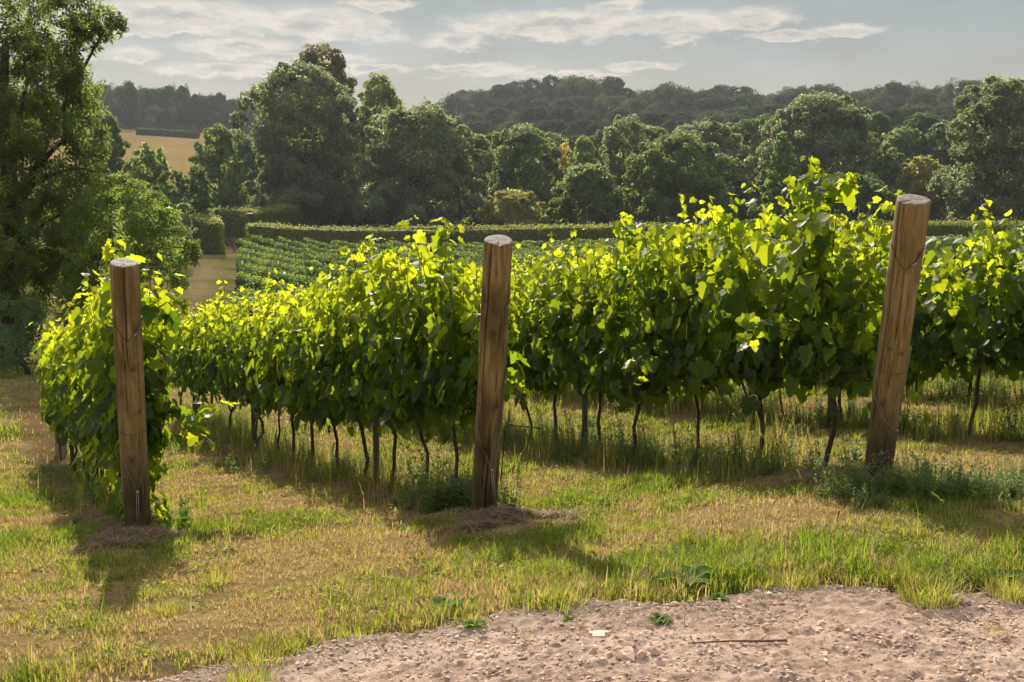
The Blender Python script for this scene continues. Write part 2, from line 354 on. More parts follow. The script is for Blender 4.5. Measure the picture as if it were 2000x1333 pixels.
def vine_parts(seed, top=1.72, w=.27, nsh=15, lo=False, low_leaves=46, sucker=0, extra=None, half=.36, long_p=.14, bottom=.74):
    """leaves and green shoots of one trellised vine; local x along the row"""
    rng = np.random.default_rng(seed); lv = MB(); sh = MB()
    Pn, Nn, Tn, Sz, Tt = [], [], [], [], []
    def leafy(curve, step, dens, young=1.0):
        L = np.linalg.norm(np.diff(curve, axis=0), axis=1).sum(); n = max(3, int(L / step))
        tt = (np.arange(n) + rng.random(n)) / n
        ii = tt * (len(curve) - 1); i0 = np.clip(ii.astype(int), 0, len(curve) - 2); f = (ii - i0)[:, None]
        p0 = curve[i0] * (1 - f) + curve[i0 + 1] * f
        for rep in range(dens):
            keep = rng.random(n) < (1 if rep == 0 else .72); p = p0[keep]; t = tt[keep]; m = len(p)
            sd = np.where(rng.random(m) < .5, 1, -1.)
            out = np.stack([rng.normal(0, .45, m), sd * rng.uniform(.25, 1, m), rng.uniform(-.35, .5, m)], -1)
            d = rng.uniform(.03, .11 + .06 * rep, m) * (1 - .55 * t)
            pos = p + unit(out) * d[:, None]
            up = rng.uniform(-.05, .9, m) + .35 * t
            nr = np.stack([rng.normal(0, .62, m), sd * rng.uniform(.1, 1.1, m), up], -1)
            tp = np.stack([rng.normal(0, .55, m), sd * rng.uniform(0, .6, m), -rng.uniform(.35, 1.2, m) + .9 * t * rng.random(m)], -1)
            Pn.append(pos); Nn.append(nr); Tn.append(tp)
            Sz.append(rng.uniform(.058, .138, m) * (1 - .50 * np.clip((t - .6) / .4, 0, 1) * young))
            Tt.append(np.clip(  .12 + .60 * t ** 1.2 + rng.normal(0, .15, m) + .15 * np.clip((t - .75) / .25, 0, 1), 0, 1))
    for i in range(nsh):
        x0 = rng.uniform(-half, half); h = rng.uniform(top - .22, top + .06) - .70
        if rng.random() < long_p: h += rng.uniform(.12, .32)
        y0 = rng.normal(0, .05); yd = rng.normal(0, w * .62); xd = rng.normal(0, .13); t = np.linspace(0, 1, 8)
        cv = np.stack([x0 + xd * t + .02 * np.sin(t * 9 + i), y0 + yd * t ** 1.3 + .02 * np.cos(t * 8 + i * 2), .70 + h * t + rng.normal(0, .02)], -1)
        if h > top - .70 + .12: cv[-2:, 2] -= [.0, .05]; cv[-1, 0] += rng.normal(0, .08); cv[-1, 1] += rng.normal(0, .08)
        leafy(cv, .062 if not lo else .10, 2)
        if not lo: sh.add(*tube(cv, np.linspace(.0045, .0018, 8), 4), tint=.5)
    for e in (extra or []):
        cv = np.array(e, float); tt = np.linspace(0, len(cv) - 1, 10); i0 = np.clip(tt.astype(int), 0, len(cv) - 2); f = (tt - i0)[:, None]
        cv = cv[i0] * (1 - f) + cv[i0 + 1] * f; leafy(cv, .05, 2, .8); sh.add(*tube(cv, np.linspace(.0045, .0018, 10), 4), tint=.5)
        if not lo:   # a curling tendril at the tip
            a = np.linspace(0, 5, 9); rr_ = np.linspace(.03, .008, 9); tp0 = cv[-1]
            sh.add(*tube(tp0 + np.stack([rr_ * np.sin(a) , a * 0.01, .02 * a / 2 + rr_ * np.cos(a) - .03], -1), .0012, 3), tint=.5)
    m = low_leaves if not lo else low_leaves // 2      # skirt of leaves hanging below the fruiting wire
    sd = np.where(rng.random(m) < .5, 1, -1.)
    Pn.append(np.stack([rng.uniform(-half - .05, half + .05, m), sd * rng.uniform(.02, w * .85, m), bottom + rng.normal(.02, .075, m)], -1))
    Nn.append(np.stack([rng.normal(0, .4, m), sd, rng.uniform(-.1, .5, m)], -1)); Tn.append(np.stack([rng.normal(0, .3, m), sd * .15, -np.ones(m)], -1))
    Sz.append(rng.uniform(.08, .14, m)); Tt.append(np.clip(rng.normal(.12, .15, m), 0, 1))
    m = 60 if not lo else 20                            # outer wall of leaves that face the alley
    sd = np.where(rng.random(m) < .5, 1, -1.); z = rng.uniform(bottom, top - .1, m)
    Pn.append(np.stack([rng.uniform(-half - .05, half + .05, m), sd * (w * rng.uniform(.65, 1.1, m)), z], -1))
    Nn.append(np.stack([rng.normal(0, .35, m), sd, rng.uniform(0, .8, m)], -1)); Tn.append(np.stack([rng.normal(0, .4, m), sd * .3, -np.ones(m)], -1))
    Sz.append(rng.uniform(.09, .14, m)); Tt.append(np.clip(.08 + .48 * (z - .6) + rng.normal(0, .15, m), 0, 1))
    if sucker:
        m = sucker; z = rng.uniform(.08, .62, m); sd = np.where(rng.random(m) < .5, 1, -1.)
        Pn.append(np.stack([rng.normal(0, .14, m), sd * rng.uniform(.03, .16, m), z], -1))
        Nn.append(np.stack([rng.normal(0, .5, m), sd, rng.uniform(.1, .9, m)], -1)); Tn.append(np.stack([rng.normal(0, .6, m), sd * .5, -np.ones(m)], -1))
        Sz.append(rng.uniform(.07, .13, m)); Tt.append(np.clip(rng.normal(.4, .15, m), 0, 1))
    sc = 1.0 if not lo else 1.35
    if lo: Tt = [np.clip(1.0 - (top + .04 - q[:, 2]) / .5 + rng.normal(0, .13, len(q)), 0, 1) for q in Pn]  # far rows: lit top and shaded flank put into the leaf tint
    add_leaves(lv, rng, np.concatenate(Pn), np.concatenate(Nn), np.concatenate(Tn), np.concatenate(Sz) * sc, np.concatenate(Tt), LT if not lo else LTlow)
    return lv, sh
def trunk_mb(seed, lo=False):
    rng = np.random.default_rng(seed + 999); t = np.linspace(0, 1, 7 if not lo else 4); mb = MB()
    a = rng.normal(0, .065, 2); ph = rng.uniform(0, 6)
    cv = np.stack([a[0] * np.sin(t * 3 + ph) - a[0] * np.sin(ph) + rng.normal(0, .05) * t, a[1] * np.sin(t * 4) + .01 * np.sin(t * 14 + ph), -.05 + t * .80], -1)
    mb.add(*tube(cv, np.interp(t, [0, .08, .9, 1], [.030, .019, .016, .022]) * rng.uniform(.68, 1.02), 7 if not lo else 5))
    if not lo:
        for s in (-1, 1):
            x = np.linspace(0, .42 * s, 5)
            mb.add(*tube(np.stack([cv[-1, 0] + x, cv[-1, 1] + .015 * np.sin(x * 9), cv[-1, 2] - .01 + .02 * np.abs(x)], -1), np.linspace(.014, .007, 5), 5))
    return mb
ROWANG = math.atan2(.9135, -.4067)
ORD = ['first', 'second', 'third', 'fourth', 'fifth', 'sixth', 'seventh', 'eighth', 'ninth', 'tenth', 'eleventh', 'twelfth', 'thirteenth', 'fourteenth']
def make_vine(seed, x, y, label, group, lo=False, **kw):
    root = empty('grape_vine', (x, y, h1(x, y) - .01), ROWANG)
    tag(root, label, 'grape vine', group)
    lv, sh = vine_parts(seed, lo=lo, **kw)
    trunk_mb(seed, lo).build('trunk', M_bark, root, True)
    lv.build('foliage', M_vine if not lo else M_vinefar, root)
    if not lo: sh.build('shoots', M_shoot, root, True)
    return root
def row_pt(k, t): return ROWX[k] - .4067 * t, 8 + .9135 * t
ROWNAME = {1: 'behind the left wooden post', 2: 'behind the middle wooden post', 3: 'behind the leaning right post', 4: 'right of the leaning post'}
rowlen = {1: 8.4, 2: 12.9, 3: 19.6}
gaps = {1: .42, 2: .5, 3: .22}
protos = []
for k in (1, 2, 3):
    t = gaps[k]; i = 0
    while t < rowlen[k]:
        x, y = row_pt(k, t); kw = {}
        if k == 1:
            kw = dict(top=1.74 if i < 4 else 1.7, w=.205, sucker=60 if i < 3 else (16 if i < 6 else 0), bottom=.66)
            if i == 0: kw['extra'] = [[(.3, .0, 1.3), (.2, .05, 1.8), (.1, .1, 2.02)], [(-.1, -.1, .85), (-.1, -.4, .78), (-.15, -.62, .86)], [(-.1, -.1, 1.0), (-.2, -.3, .72), (-.25, -.45, .6)], [(-.2, -.1, 1.5), (-.32, -.2, 1.62), (-.36, -.26, 1.5)]]; kw['half'] = .30
        elif k == 2:
            kw = dict(top=[1.86, 1.92, 1.92, 1.90, 1.88, 1.86][i] if i < 6 else 1.78, w=.30)
            if i == 0: kw['extra'] = [[(.2, .05, 1.3), (.05, .05, 1.85), (0, .1, 2.03)], [(-.15, -.1, 1.0), (-.4, -.22, .98), (-.5, -.3, .86)], [(-.2, -.1, 1.3), (-.38, -.2, 1.35), (-.4, -.25, 1.2)]]
            if i == 1: kw['extra'] = [[(.2, .15, 1.4), (.2, .2, 1.8), (.25, .25, 2.0)]]
            kw['low_leaves'] = 70 if i < 5 else 46
        else:
            kw = dict(top=[1.90, 1.92, 2.02, 2.06, 2.02, 1.98, 1.96][i] if i < 7 else 1.90, w=.31, long_p=.2 if i else .3)
            if i == 0: kw['extra'] = [[(.1, .1, 1.4), (.05, .1, 1.9), (.0, .12, 2.16)], [(-.1, 0, 1.5), (-.16, .0, 1.95), (-.26, 0, 2.06)], [(0, .05, 1.3), (.05, .1, 1.7), (.1, .15, 2.0)], [(-.05, .1, 1.4), (-.1, .15, 1.8), (-.12, .1, 2.08)], [(0, .2, 1.0), (0, .5, 1.1), (.05, .55, .9)]]
            if i == 1: kw['extra'] = [[(.1, .1, 1.4), (.15, .12, 1.8), (.12, .12, 2.06)]]
            if i == 3: kw['extra'] = [[(.0, .1, 1.5), (.05, .15, 1.9), (.0, .2, 2.16)], [(.2, 0, 1.5), (.25, .05, 2.0), (.3, .1, 2.14)]]
            if i == 2: kw['extra'] = [[(.2, .15, 1.3), (.2, .3, 1.7), (.1, .42, 1.95)], [(.1, .2, .9), (.1, .42, .95), (.1, .5, .7)]]
        kw['top'] = kw['top'] + .05 * math.sin(i * 4.1 + 2 * k)
        kw.setdefault('bottom', (.79 if k == 3 else .75) + .11 * math.sin(i * 2.3 + k)); kw['low_leaves'] = int(kw.get('low_leaves', 46) * (1 + .5 * math.sin(i * 1.7 + k)))
        if i < 11: lab = f'leafy grape vine, {ORD[i]} trunk along the row {ROWNAME[k]}'; grp = f'vines in the row {ROWNAME[k]}'
        else: lab = f'grape vine far down the row {ROWNAME[k]}, past its eleventh trunk'; grp = f'vines in the row {ROWNAME[k]}'
        if i < 9 or k < 3:
            r = make_vine(100 * k + i, x, y, lab, grp, **kw)
            if i >= 4: protos.append(r)
        else:
            r = copy_tree(protos[(i * 5) % len(protos)]); r.location = (x, y, h1(x, y) - .01); r['label'] = lab; r['group'] = grp
            r.rotation_euler = (0, 0, ROWANG + (math.pi if i % 2 else 0))
        i += 1; t += .78 + .05 * math.sin(i * 3.1 + k)
# row 4 and the far rows
lowp = []
for j in range(5):
    r = make_vine(900 + j, 0, 0, '', 'vines in the far rows', lo=True, top=1.68, w=.20); lowp.append(r)
used_low = [False] * 5
def place_low(n, x, y, lab, grp):
    j = n % 5
    if not used_low[j]: r = lowp[j]; used_low[j] = True
    else: r = copy_tree(lowp[j])
    r.location = (x, y, h1(x, y) - .01); r.rotation_euler = (0, 0, ROWANG + (math.pi if (n // 5) % 2 else 0))
    r['label'] = lab; r['group'] = grp; return r
def yrange(k):
    y0 = (ROWX[k] + 3.56) / 1.06; y1 = min((ROWX[k] + 3.56) / .2235, 106 + .05 * ROWX[k])
    return max(y0, 8.6), y1
far_pos = []
t0 = (yrange(4)[0] - 8) / .9135
n = 0
t = t0; i = 0; tend = (yrange(4)[1] - 8) / .9135
while t < tend:
    x, y = row_pt(4, t); u = x / y * 2400 + 1000
    if i < 24:
        r = copy_tree(protos[(i * 7 + 3) % len(protos)]); r.location = (x, y, h1(x, y) - .01); r.rotation_euler = (0, 0, ROWANG + (math.pi if i % 2 else 0))
        r.scale = (1, 1, 1.0 + .04 * math.sin(i * 2.1))
        r['label'] = ('grape vine of the row behind the leaning post, seen right of that post' if u > 1780 else 'grape vine of the second row, seen through the trunks left of the leaning post')
        r['group'] = 'vines in the fourth row'
    else: place_low(i, x, y, 'grape vine at the far end of a row beside the worn path', 'vines at the far row ends')
    i += 1; t += .8
for k in range(5, 42):
    y0, y1 = yrange(k)
    if y1 - y0 < 1: continue
    ts = np.arange((y0 - 8) / .9135, (y1 - 8) / .9135, .8)
    for q, t in enumerate(ts):
        x, y = row_pt(k, t); fromend = len(ts) - 1 - q
        if 5 <= k <= 10 and fromend < 22: place_low(q + k, x, y, 'grape vine at the far end of a row beside the worn path', 'vines at the far row ends')
        else: far_pos.append((x, y))
far_pos = np.array(far_pos); fz = H(far_pos[:, 0], far_pos[:, 1])
mb = MB(); rng = np.random.default_rng(55)
for i, ((x, y), z) in enumerate(zip(far_pos, fz)):
    m = 110 if y < 45 else 80; sd = np.where(rng.random(m) < .5, 1, -1.)
    lx = rng.uniform(-.45, .45, m); zz = .62 + 1.12 * rng.random(m) ** .75; ly = sd * rng.uniform(.02, .19, m)
    ca, sa = math.cos(ROWANG), math.sin(ROWANG)
    pos = np.stack([x + ca * lx - sa * ly, y + sa * lx + ca * ly, z + zz + (vnoise(x*.8, y*.8) - .5) * .25], -1)
    nl = np.stack([rng.normal(0, .5, m), sd, rng.uniform(0, 1.3, m)], -1)
    nw = np.stack([ca * nl[:, 0] - sa * nl[:, 1], sa * nl[:, 0] + ca * nl[:, 1], nl[:, 2]], -1)
    V, Fs, tt = inst(*[LTlow[0][0], [LTlow[0][1]]], pos, frames(nw, np.stack([rng.normal(0, .5, m), rng.normal(0, .5, m), -np.ones(m)], -1)), rng.uniform(.15, .24, m), np.clip(1.0 - (1.76 - zz) / .5 + rng.normal(0, .13, m), 0, 1))  # tint painted bright on the sunlit row top, dark for shade below
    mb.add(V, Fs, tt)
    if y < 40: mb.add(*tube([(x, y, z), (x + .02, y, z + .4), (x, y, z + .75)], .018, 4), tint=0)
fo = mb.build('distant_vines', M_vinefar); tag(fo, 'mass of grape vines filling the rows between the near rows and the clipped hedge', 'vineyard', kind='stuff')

# ------------------------------------------------------------------ end posts
def post_mat(seed, algae):
    m, nt, out = newmat('post_wood'); L = nt.links
    tc = N(nt, 'ShaderNodeTexCoord'); mp = N(nt, 'ShaderNodeMapping'); mp.inputs['Scale'].default_value = (1, 1, .06); mp.inputs['Location'].default_value = (seed, seed * 2, 0)
    L.new(tc.outputs['Object'], mp.inputs[0])
    nz = N(nt, 'ShaderNodeTexNoise'); nz.inputs['Scale'].default_value = 55; nz.inputs['Detail'].default_value = 8; nz.inputs['Roughness'].default_value = .7; L.new(mp.outputs[0], nz.inputs['Vector'])
    mp2 = N(nt, 'ShaderNodeMapping'); mp2.inputs['Scale'].default_value = (1, 1, .28); mp2.inputs['Location'].default_value = (seed * 3, 0, seed); L.new(tc.outputs['Object'], mp2.inputs[0])
    n2 = N(nt, 'ShaderNodeTexNoise'); n2.inputs['Scale'].default_value = 9; n2.inputs['Detail'].default_value = 5; L.new(mp2.outputs[0], n2.inputs['Vector'])
    base = ramp(nt, nz.outputs['Fac'], [(.30, (.075, .047, .022)), (.45, (.215, .152, .068)), (.57, (.31, .225, .108)), (.75, (.44, .345, .205))])
    st = ramp(nt, n2.outputs['Fac'], [(.42, (0, 0, 0)), (.62, (1, 1, 1))])
    mx = N(nt, 'ShaderNodeMix', data_type='RGBA', blend_type='MIX'); ml = N(nt, 'ShaderNodeMath', operation='MULTIPLY'); ml.inputs[1].default_value = algae
    L.new(st, ml.inputs[0]); L.new(ml.outputs[0], mx.inputs[0]); L.new(base, mx.inputs[6]); mx.inputs[7].default_value = (.072, .056, .020, 1)
    sx = N(nt, 'ShaderNodeSeparateXYZ'); L.new(tc.outputs['Object'], sx.inputs[0])   # soil-stained foot of the post
    n3 = N(nt, 'ShaderNodeTexNoise'); n3.inputs['Scale'].default_value = 7; n3.inputs['Detail'].default_value = 5; L.new(tc.outputs['Object'], n3.inputs['Vector'])
    ma = N(nt, 'ShaderNodeMath', operation='MULTIPLY_ADD'); ma.inputs[1].default_value = -.9; L.new(n3.outputs['Fac'], ma.inputs[0]); L.new(sx.outputs['Z'], ma.inputs[2])
    fo = N(nt, 'ShaderNodeMapRange'); fo.inputs[1].default_value = -.45; fo.inputs[2].default_value = .25; fo.inputs[3].default_value = .75; fo.inputs[4].default_value = 0; L.new(ma.outputs[0], fo.inputs[0])
    m2 = N(nt, 'ShaderNodeMix', data_type='RGBA', blend_type='MIX'); L.new(fo.outputs[0], m2.inputs[0]); L.new(mx.outputs[2], m2.inputs[6]); m2.inputs[7].default_value = (.055, .045, .022, 1)
    at_ = N(nt, 'ShaderNodeAttribute', attribute_name='tint')                        # knots and cracks
    m3 = N(nt, 'ShaderNodeMix', data_type='RGBA', blend_type='MIX'); L.new(at_.outputs['Fac'], m3.inputs[0]); L.new(m2.outputs[2], m3.inputs[6]); m3.inputs[7].default_value = (.035, .02, .01, 1)
    p = N(nt, 'ShaderNodeBsdfPrincipled'); p.inputs['Roughness'].default_value = .78; p.inputs['Specular IOR Level'].default_value = .25
    L.new(m3.outputs[2], p.inputs['Base Color'])
    b = N(nt, 'ShaderNodeBump'); b.inputs['Strength'].default_value = .9; b.inputs['Distance'].default_value = .006; L.new(nz.outputs['Fac'], b.inputs['Height']); L.new(b.outputs[0], p.inputs['Normal'])
    L.new(p.outputs[0], out.inputs[0]); return m
def top_mat():
    m, nt, out = newmat('post_end_grain'); L = nt.links
    tc = N(nt, 'ShaderNodeTexCoord'); ln = N(nt, 'ShaderNodeVectorMath', operation='MULTIPLY'); ln.inputs[1].default_value = (1, 1, 0); L.new(tc.outputs['Object'], ln.inputs[0])
    nz = N(nt, 'ShaderNodeTexNoise'); nz.inputs['Scale'].default_value = 22; nz.inputs['Detail'].default_value = 6; L.new(ln.outputs[0], nz.inputs['Vector'])
    le = N(nt, 'ShaderNodeVectorMath', operation='LENGTH'); L.new(ln.outputs[0], le.inputs[0])
    ma = N(nt, 'ShaderNodeMath', operation='MULTIPLY_ADD'); ma.inputs[1].default_value = 26; L.new(le.outputs['Value'], ma.inputs[0]); L.new(nz.outputs['Fac'], ma.inputs[2])
    fr = N(nt, 'ShaderNodeMath', operation='PINGPONG'); fr.inputs[1].default_value = .25; L.new(ma.outputs[0], fr.inputs[0])
    ad = N(nt, 'ShaderNodeMath', operation='MULTIPLY_ADD'); ad.inputs[1].default_value = .6; L.new(fr.outputs[0], ad.inputs[0]); L.new(nz.outputs['Fac'], ad.inputs[2])
    p = N(nt, 'ShaderNodeBsdfPrincipled'); p.inputs['Roughness'].default_value = .85
    L.new(ramp(nt, ad.outputs[0], [(.35, (.10, .08, .06)), (.6, (.24, .20, .16)), (.85, (.42, .38, .33))]), p.inputs['Base Color'])
    b = N(nt, 'ShaderNodeBump'); b.inputs['Strength'].default_value = .5; b.inputs['Distance'].default_value = .004; L.new(ad.outputs[0], b.inputs['Height']); L.new(b.outputs[0], p.inputs['Normal'])
    L.new(p.outputs[0], out.inputs[0]); return m
M_top = top_mat()
def make_post(base_px, top_px, Yb, Yt, r0, r1, label, seed, crack_deg, knots, algae=.7, bottom_bury=.25):
    b = at(*base_px, Yb); t = at(*top_px, Yt); ax = t - b; Ln = np.linalg.norm(ax); z = ax / Ln
    fwd = unit(np.array([b[0], b[1], 0.])); y = unit(fwd - (fwd @ z) * z); x = np.cross(y, z)
    nS, nR = 96, 90; zz = np.linspace(-bottom_bury, Ln, nR); a = np.arange(nS) / nS * 2 * math.pi
    Zg, Ag = np.meshgrid(zz, a, indexing='ij'); rng = np.random.default_rng(seed)
    r = r0 + (r1 - r0) * np.clip(Zg / Ln, 0, 1) + .0025 * np.sin(Ag * 2 + seed) + .002 * np.sin(Ag * 3 + Zg * 3 + seed) + (fbm(Ag * 9, Zg * 3 + seed, 3) - .5) * .002
    tint = np.zeros_like(r)
    for cdeg, z0, z1, wd in crack_deg:    # angle 270 faces the camera
        ca = rad(cdeg) + .05 * np.sin(Zg * 5 + seed) + .02 * np.sin(Zg * 17)
        d = np.abs((Ag - ca + math.pi) % (2 * math.pi) - math.pi); k = sstep(z0 - .03, z0 + .1, Zg) * sstep(z1 + .05, z1 - .15, Zg) if z1 < Ln else sstep(z0, z0 + .2, Zg)
        s = np.exp(-(d / wd) ** 2) * k; r = r - .014 * s; tint = np.maximum(tint, s)
    for kdeg, kz, ks in knots:
        d = ((Ag - rad(kdeg) + math.pi) % (2 * math.pi) - math.pi) * r0; q = (d / ks) ** 2 + ((Zg - kz) / ks) ** 2
        s = np.exp(-q); r = r + .005 * s; tint = np.maximum(tint, .75 * np.exp(-((d / ks) ** 2 + ((Zg - kz + ks * .9) / (ks * .9)) ** 2)))
    r[-1] -= .003
    V = np.stack([r * np.cos(Ag), r * np.sin(Ag), Zg], -1).reshape(-1, 3); F4 = []
    i, j = np.meshgrid(np.arange(nR - 1), np.arange(nS), indexing='ij'); j2 = (j + 1) % nS
    F4 = np.stack([i * nS + j, i * nS + j2, (i + 1) * nS + j2, (i + 1) * nS + j], -1).reshape(-1, 4)
    mb = MB().add(V, F4, tint.ravel())
    root = mb.build('wooden_post', post_mat(seed, algae), smooth=True)
    M = Matrix(((x[0], y[0], z[0], b[0]), (x[1], y[1], z[1], b[1]), (x[2], y[2], z[2], b[2]), (0, 0, 0, 1))); root.matrix_world = M
    # sawn top
    n = nS; rings = [1.0, .97, .8, .6, .4, .2]; TV = []; TT = []
    for q, f in enumerate(rings):
        rr_ = r[-1] * f; d = np.abs((a - rad(crack_deg[0][0]) + math.pi) % (2 * math.pi) - math.pi)
        TV.append(np.stack([rr_ * np.cos(a), rr_ * np.sin(a), np.full(n, Ln + (.0 if q == 0 else .003)) + (fbm(np.cos(a) * f * 4 + seed, np.sin(a) * f * 4, 3) - .5) * .004 * (q > 0) - .006 * np.exp(-(d / .09) ** 2) * (q > 0)], -1))
    TV = np.concatenate(TV + [np.array([[0, 0, Ln + .003]])])
    i, j = np.meshgrid(np.arange(len(rings) - 1), np.arange(n), indexing='ij'); j2 = (j + 1) % n
    TF = [np.stack([i * n + j, i * n + j2, (i + 1) * n + j2, (i + 1) * n + j], -1).reshape(-1, 4), np.array([((len(rings)-1) * n + q, (len(rings)-1) * n + (q + 1) % n, len(rings) * n) for q in range(n)])]
    MB().add(TV, TF).build('post_top', M_top, root, True)
    tag(root, label, 'post')
    return root, M, Ln, r0, r1
def loop_wire(root, Ln, r0, r1, zf, dip, rw=.0022, name='wire_loop', mat=None, a0=200, a1=520):
    """wire round the post that sags to a V on the camera side"""
    a = np.radians(np.linspace(0, 360, 61)); pts = []
    for q in a:
        d = abs(((q - rad(dip[0]) + math.pi) % (2 * math.pi)) - math.pi); zc = zf + dip[1] * max(0, 1 - d / 1.15)
        rr_ = (r0 + (r1 - r0) * zc / Ln) + .004; pts.append((rr_ * math.cos(q), rr_ * math.sin(q), zc))
    return MB().add(*tube(pts, rw, 6)).build(name, mat or M_rust, root, True)
def sfp(x, z, r, off=.005):           # point on the camera side of the post, x across
    x = max(-r * .995, min(r * .995, x)); return (x, -math.sqrt(max(r * r - x * x, 1e-6)) - off, z)
def face_wire(root, pts, r, name='tie_wire', rw=.0022, mat=None):
    P_ = []
    for (x0, z0), (x1, z1) in zip(pts[:-1], pts[1:]):
        for t in np.linspace(0, 1, 9)[:-1]: P_.append(sfp(x0 + (x1 - x0) * t, z0 + (z1 - z0) * t, r))
    P_.append(sfp(*pts[-1], r)); return MB().add(*tube(P_, rw, 6)).build(name, mat or M_wire, root, True)
def clamp(root, x, z, r, s=.011):
    p = sfp(x, z, r, .012); mb = MB(); t = np.linspace(-1, 1, 7)
    mb.add(*tube(np.array([(p[0], p[1], p[2] + q * s * 1.3) for q in t]), s * np.sqrt(np.clip(1.08 - t ** 2, .05, 1)), 10))
    mb.add(*tube([(p[0] - s * 1.1, p[1], p[2]), (p[0] + s * 1.1, p[1], p[2])], s * .45, 8)); return mb.build('wire_clamp', M_wire, root, True)
def to_local(M, w): return np.array(M.inverted() @ Vector(w))

r1_, M1, L1, ra, rb = make_post((270, 1040), (242, 514), 8.0, 7.45, .0855, .0855, 'round brown wooden post on the left with a straight wire down its front', 3,
    [(268, 1.15, 9, .05), (20, 0, .9, .05), (292, .15, .8, .025), (250, .9, 1.5, .02), (310, .2, 1.5, .02)], [(300, .95, .022), (258, .62, .03), (285, 1.25, .02)])
loop_wire(r1_, L1, ra, rb, 1.55, (268, -.13)); loop_wire(r1_, L1, ra, rb, .78, (270, -.004), .0016)
face_wire(r1_, [(-.002, 1.42), (.004, 1.0), (.01, .36)], ra); face_wire(r1_, [(-.084, .66), (-.05, .52), (.01, .365)], ra); face_wire(r1_, [(.084, .66), (.05, .5), (.01, .365)], ra)
clamp(r1_, .01, .36, ra)
for dx in (-.006, .006):
    a_ = sfp(.01 + dx, .355, ra, .012); w = at(268 + dx * 300, 1062, 7.86); b_ = to_local(M1, (w[0], w[1], h1(w[0], w[1]) - .02))
    MB().add(*tube([a_, b_], .0022, 6)).build('guy_wire', M_wire, r1_, True)
MB().add(*tube([sfp(.03, 1.455, ra, .006), sfp(.055, 1.47, ra, .008)], .006, 6)).build('ferrule', M_wire, r1_, True)
MB().add(*tube([sfp(.058, 1.10, ra, -.004), sfp(.06, 1.10, ra, .004)], [.014, .012], 12)).build('knot', simplemat('pale_knot', (.22, .16, .11), (.3, .23, .17)), r1_, True)

r2_, M2, L2, ra, rb = make_post((945, 1005), (974, 470), 8.0, 7.35, .0870, .0890, 'round wooden post in the middle with a bent rod at its side', 5,
    [(273, 0, .75, .05), (236, .75, 9, .05), (296, .8, 1.6, .02), (255, .1, .6, .02)], [(266, 1.40, .02), (262, .58, .036), (300, .88, .02)], .85)
loop_wire(r2_, L2, ra, rb, 1.62, (278, -.13)); loop_wire(r2_, L2, ra, rb, .86, (270, 0), .0016)
face_wire(r2_, [(-.086, .76), (-.055, .62), (.037, .40)], ra); face_wire(r2_, [(.085, .70), (.06, .55), (.037, .40)], ra); clamp(r2_, .037, .40, ra)
for dx in (-.005, .006):
    a_ = sfp(.037 + dx, .39, ra, .012); w = at(972 + dx * 300, 1010, 7.86); b_ = to_local(M2, (w[0], w[1], h1(w[0], w[1]) - .02))
    MB().add(*tube([a_, b_], .0022, 6)).build('guy_wire', M_wire, r2_, True)
MB().add(*tube([sfp(.075, 1.53, rb, .006), sfp(.083, 1.555, rb, .008)], .006, 6)).build('ferrule', M_wire, r2_, True)
MB().add(*tube([(.098, -.03, .28), (.103, -.035, .5), (.105, -.04, .70), (.112, -.04, .712), (.13, -.035, .712), (.345, .0, .675)], .0042, 6)).build('bent_rod', M_rust, r2_, True)

r3_, M3, L3, ra, rb = make_post((1712, 938), (1784, 391), 7.7, 7.02, .0840, .0925, 'round pale wooden post on the right, leaning with weeds round its foot', 8,
    [(222, .3, 9, .06), (285, 0, .4, .05), (268, .5, 1.35, .02), (305, .9, 1.6, .022)], [(255, 1.0, .018), (300, .98, .02), (246, .63, .035), (320, 1.62, .025)], .5)
loop_wire(r3_, L3, ra, rb, 1.63, (272, -.13)); loop_wire(r3_, L3, ra, rb, .82, (270, 0), .0016)
face_wire(r3_, [(.0, 1.50), (.005, 1.3), (.004, 1.12)], rb, mat=M_rust)
face_wire(r3_, [(-.084, .66), (-.03, .54), (.075, .40)], ra); face_wire(r3_, [(-.075, .82), (-.04, .6), (.05, .36)], ra); clamp(r3_, .080, .40, ra)
MB().add(*tube([sfp(.082, .40, ra, .008), (.088, -.04, .7), (.095, -.03, 1.0)], .0022, 6)).build('guy_wire', M_wire, r3_, True)
a_ = sfp(.08, .39, ra, .012); w = at(1785, 905, 7.45); MB().add(*tube([a_, to_local(M3, (w[0], w[1], h1(w[0], w[1]) - .02))], .0022, 6)).build('guy_wire', M_wire, r3_, True)
MB().add(*tube([sfp(.035, 1.535, rb, .006), sfp(.062, 1.55, rb, .008)], .006, 6)).build('ferrule', M_wire, r3_, True)

# far end post of row 1, grey
x, y = -5.95, 15.95; z = h1(x, y); mb = MB()
pr = empty('wooden_post', (x, y, z)); tag(pr, 'grey weathered wooden post low behind the vines of the left row', 'post')
t = np.linspace(-.2, 1.75, 12); mb.add(*tube(np.stack([t * -.03, t * .12, t], -1), .075, 20)); mb.build('post_body', M_greywood, pr, True)
MB().add(*tube([(.0 - .03 * q, -.078 + .12 * q, q) for q in (.1, .3, .5)], .004, 5)).build('wire', M_wire, pr, True)

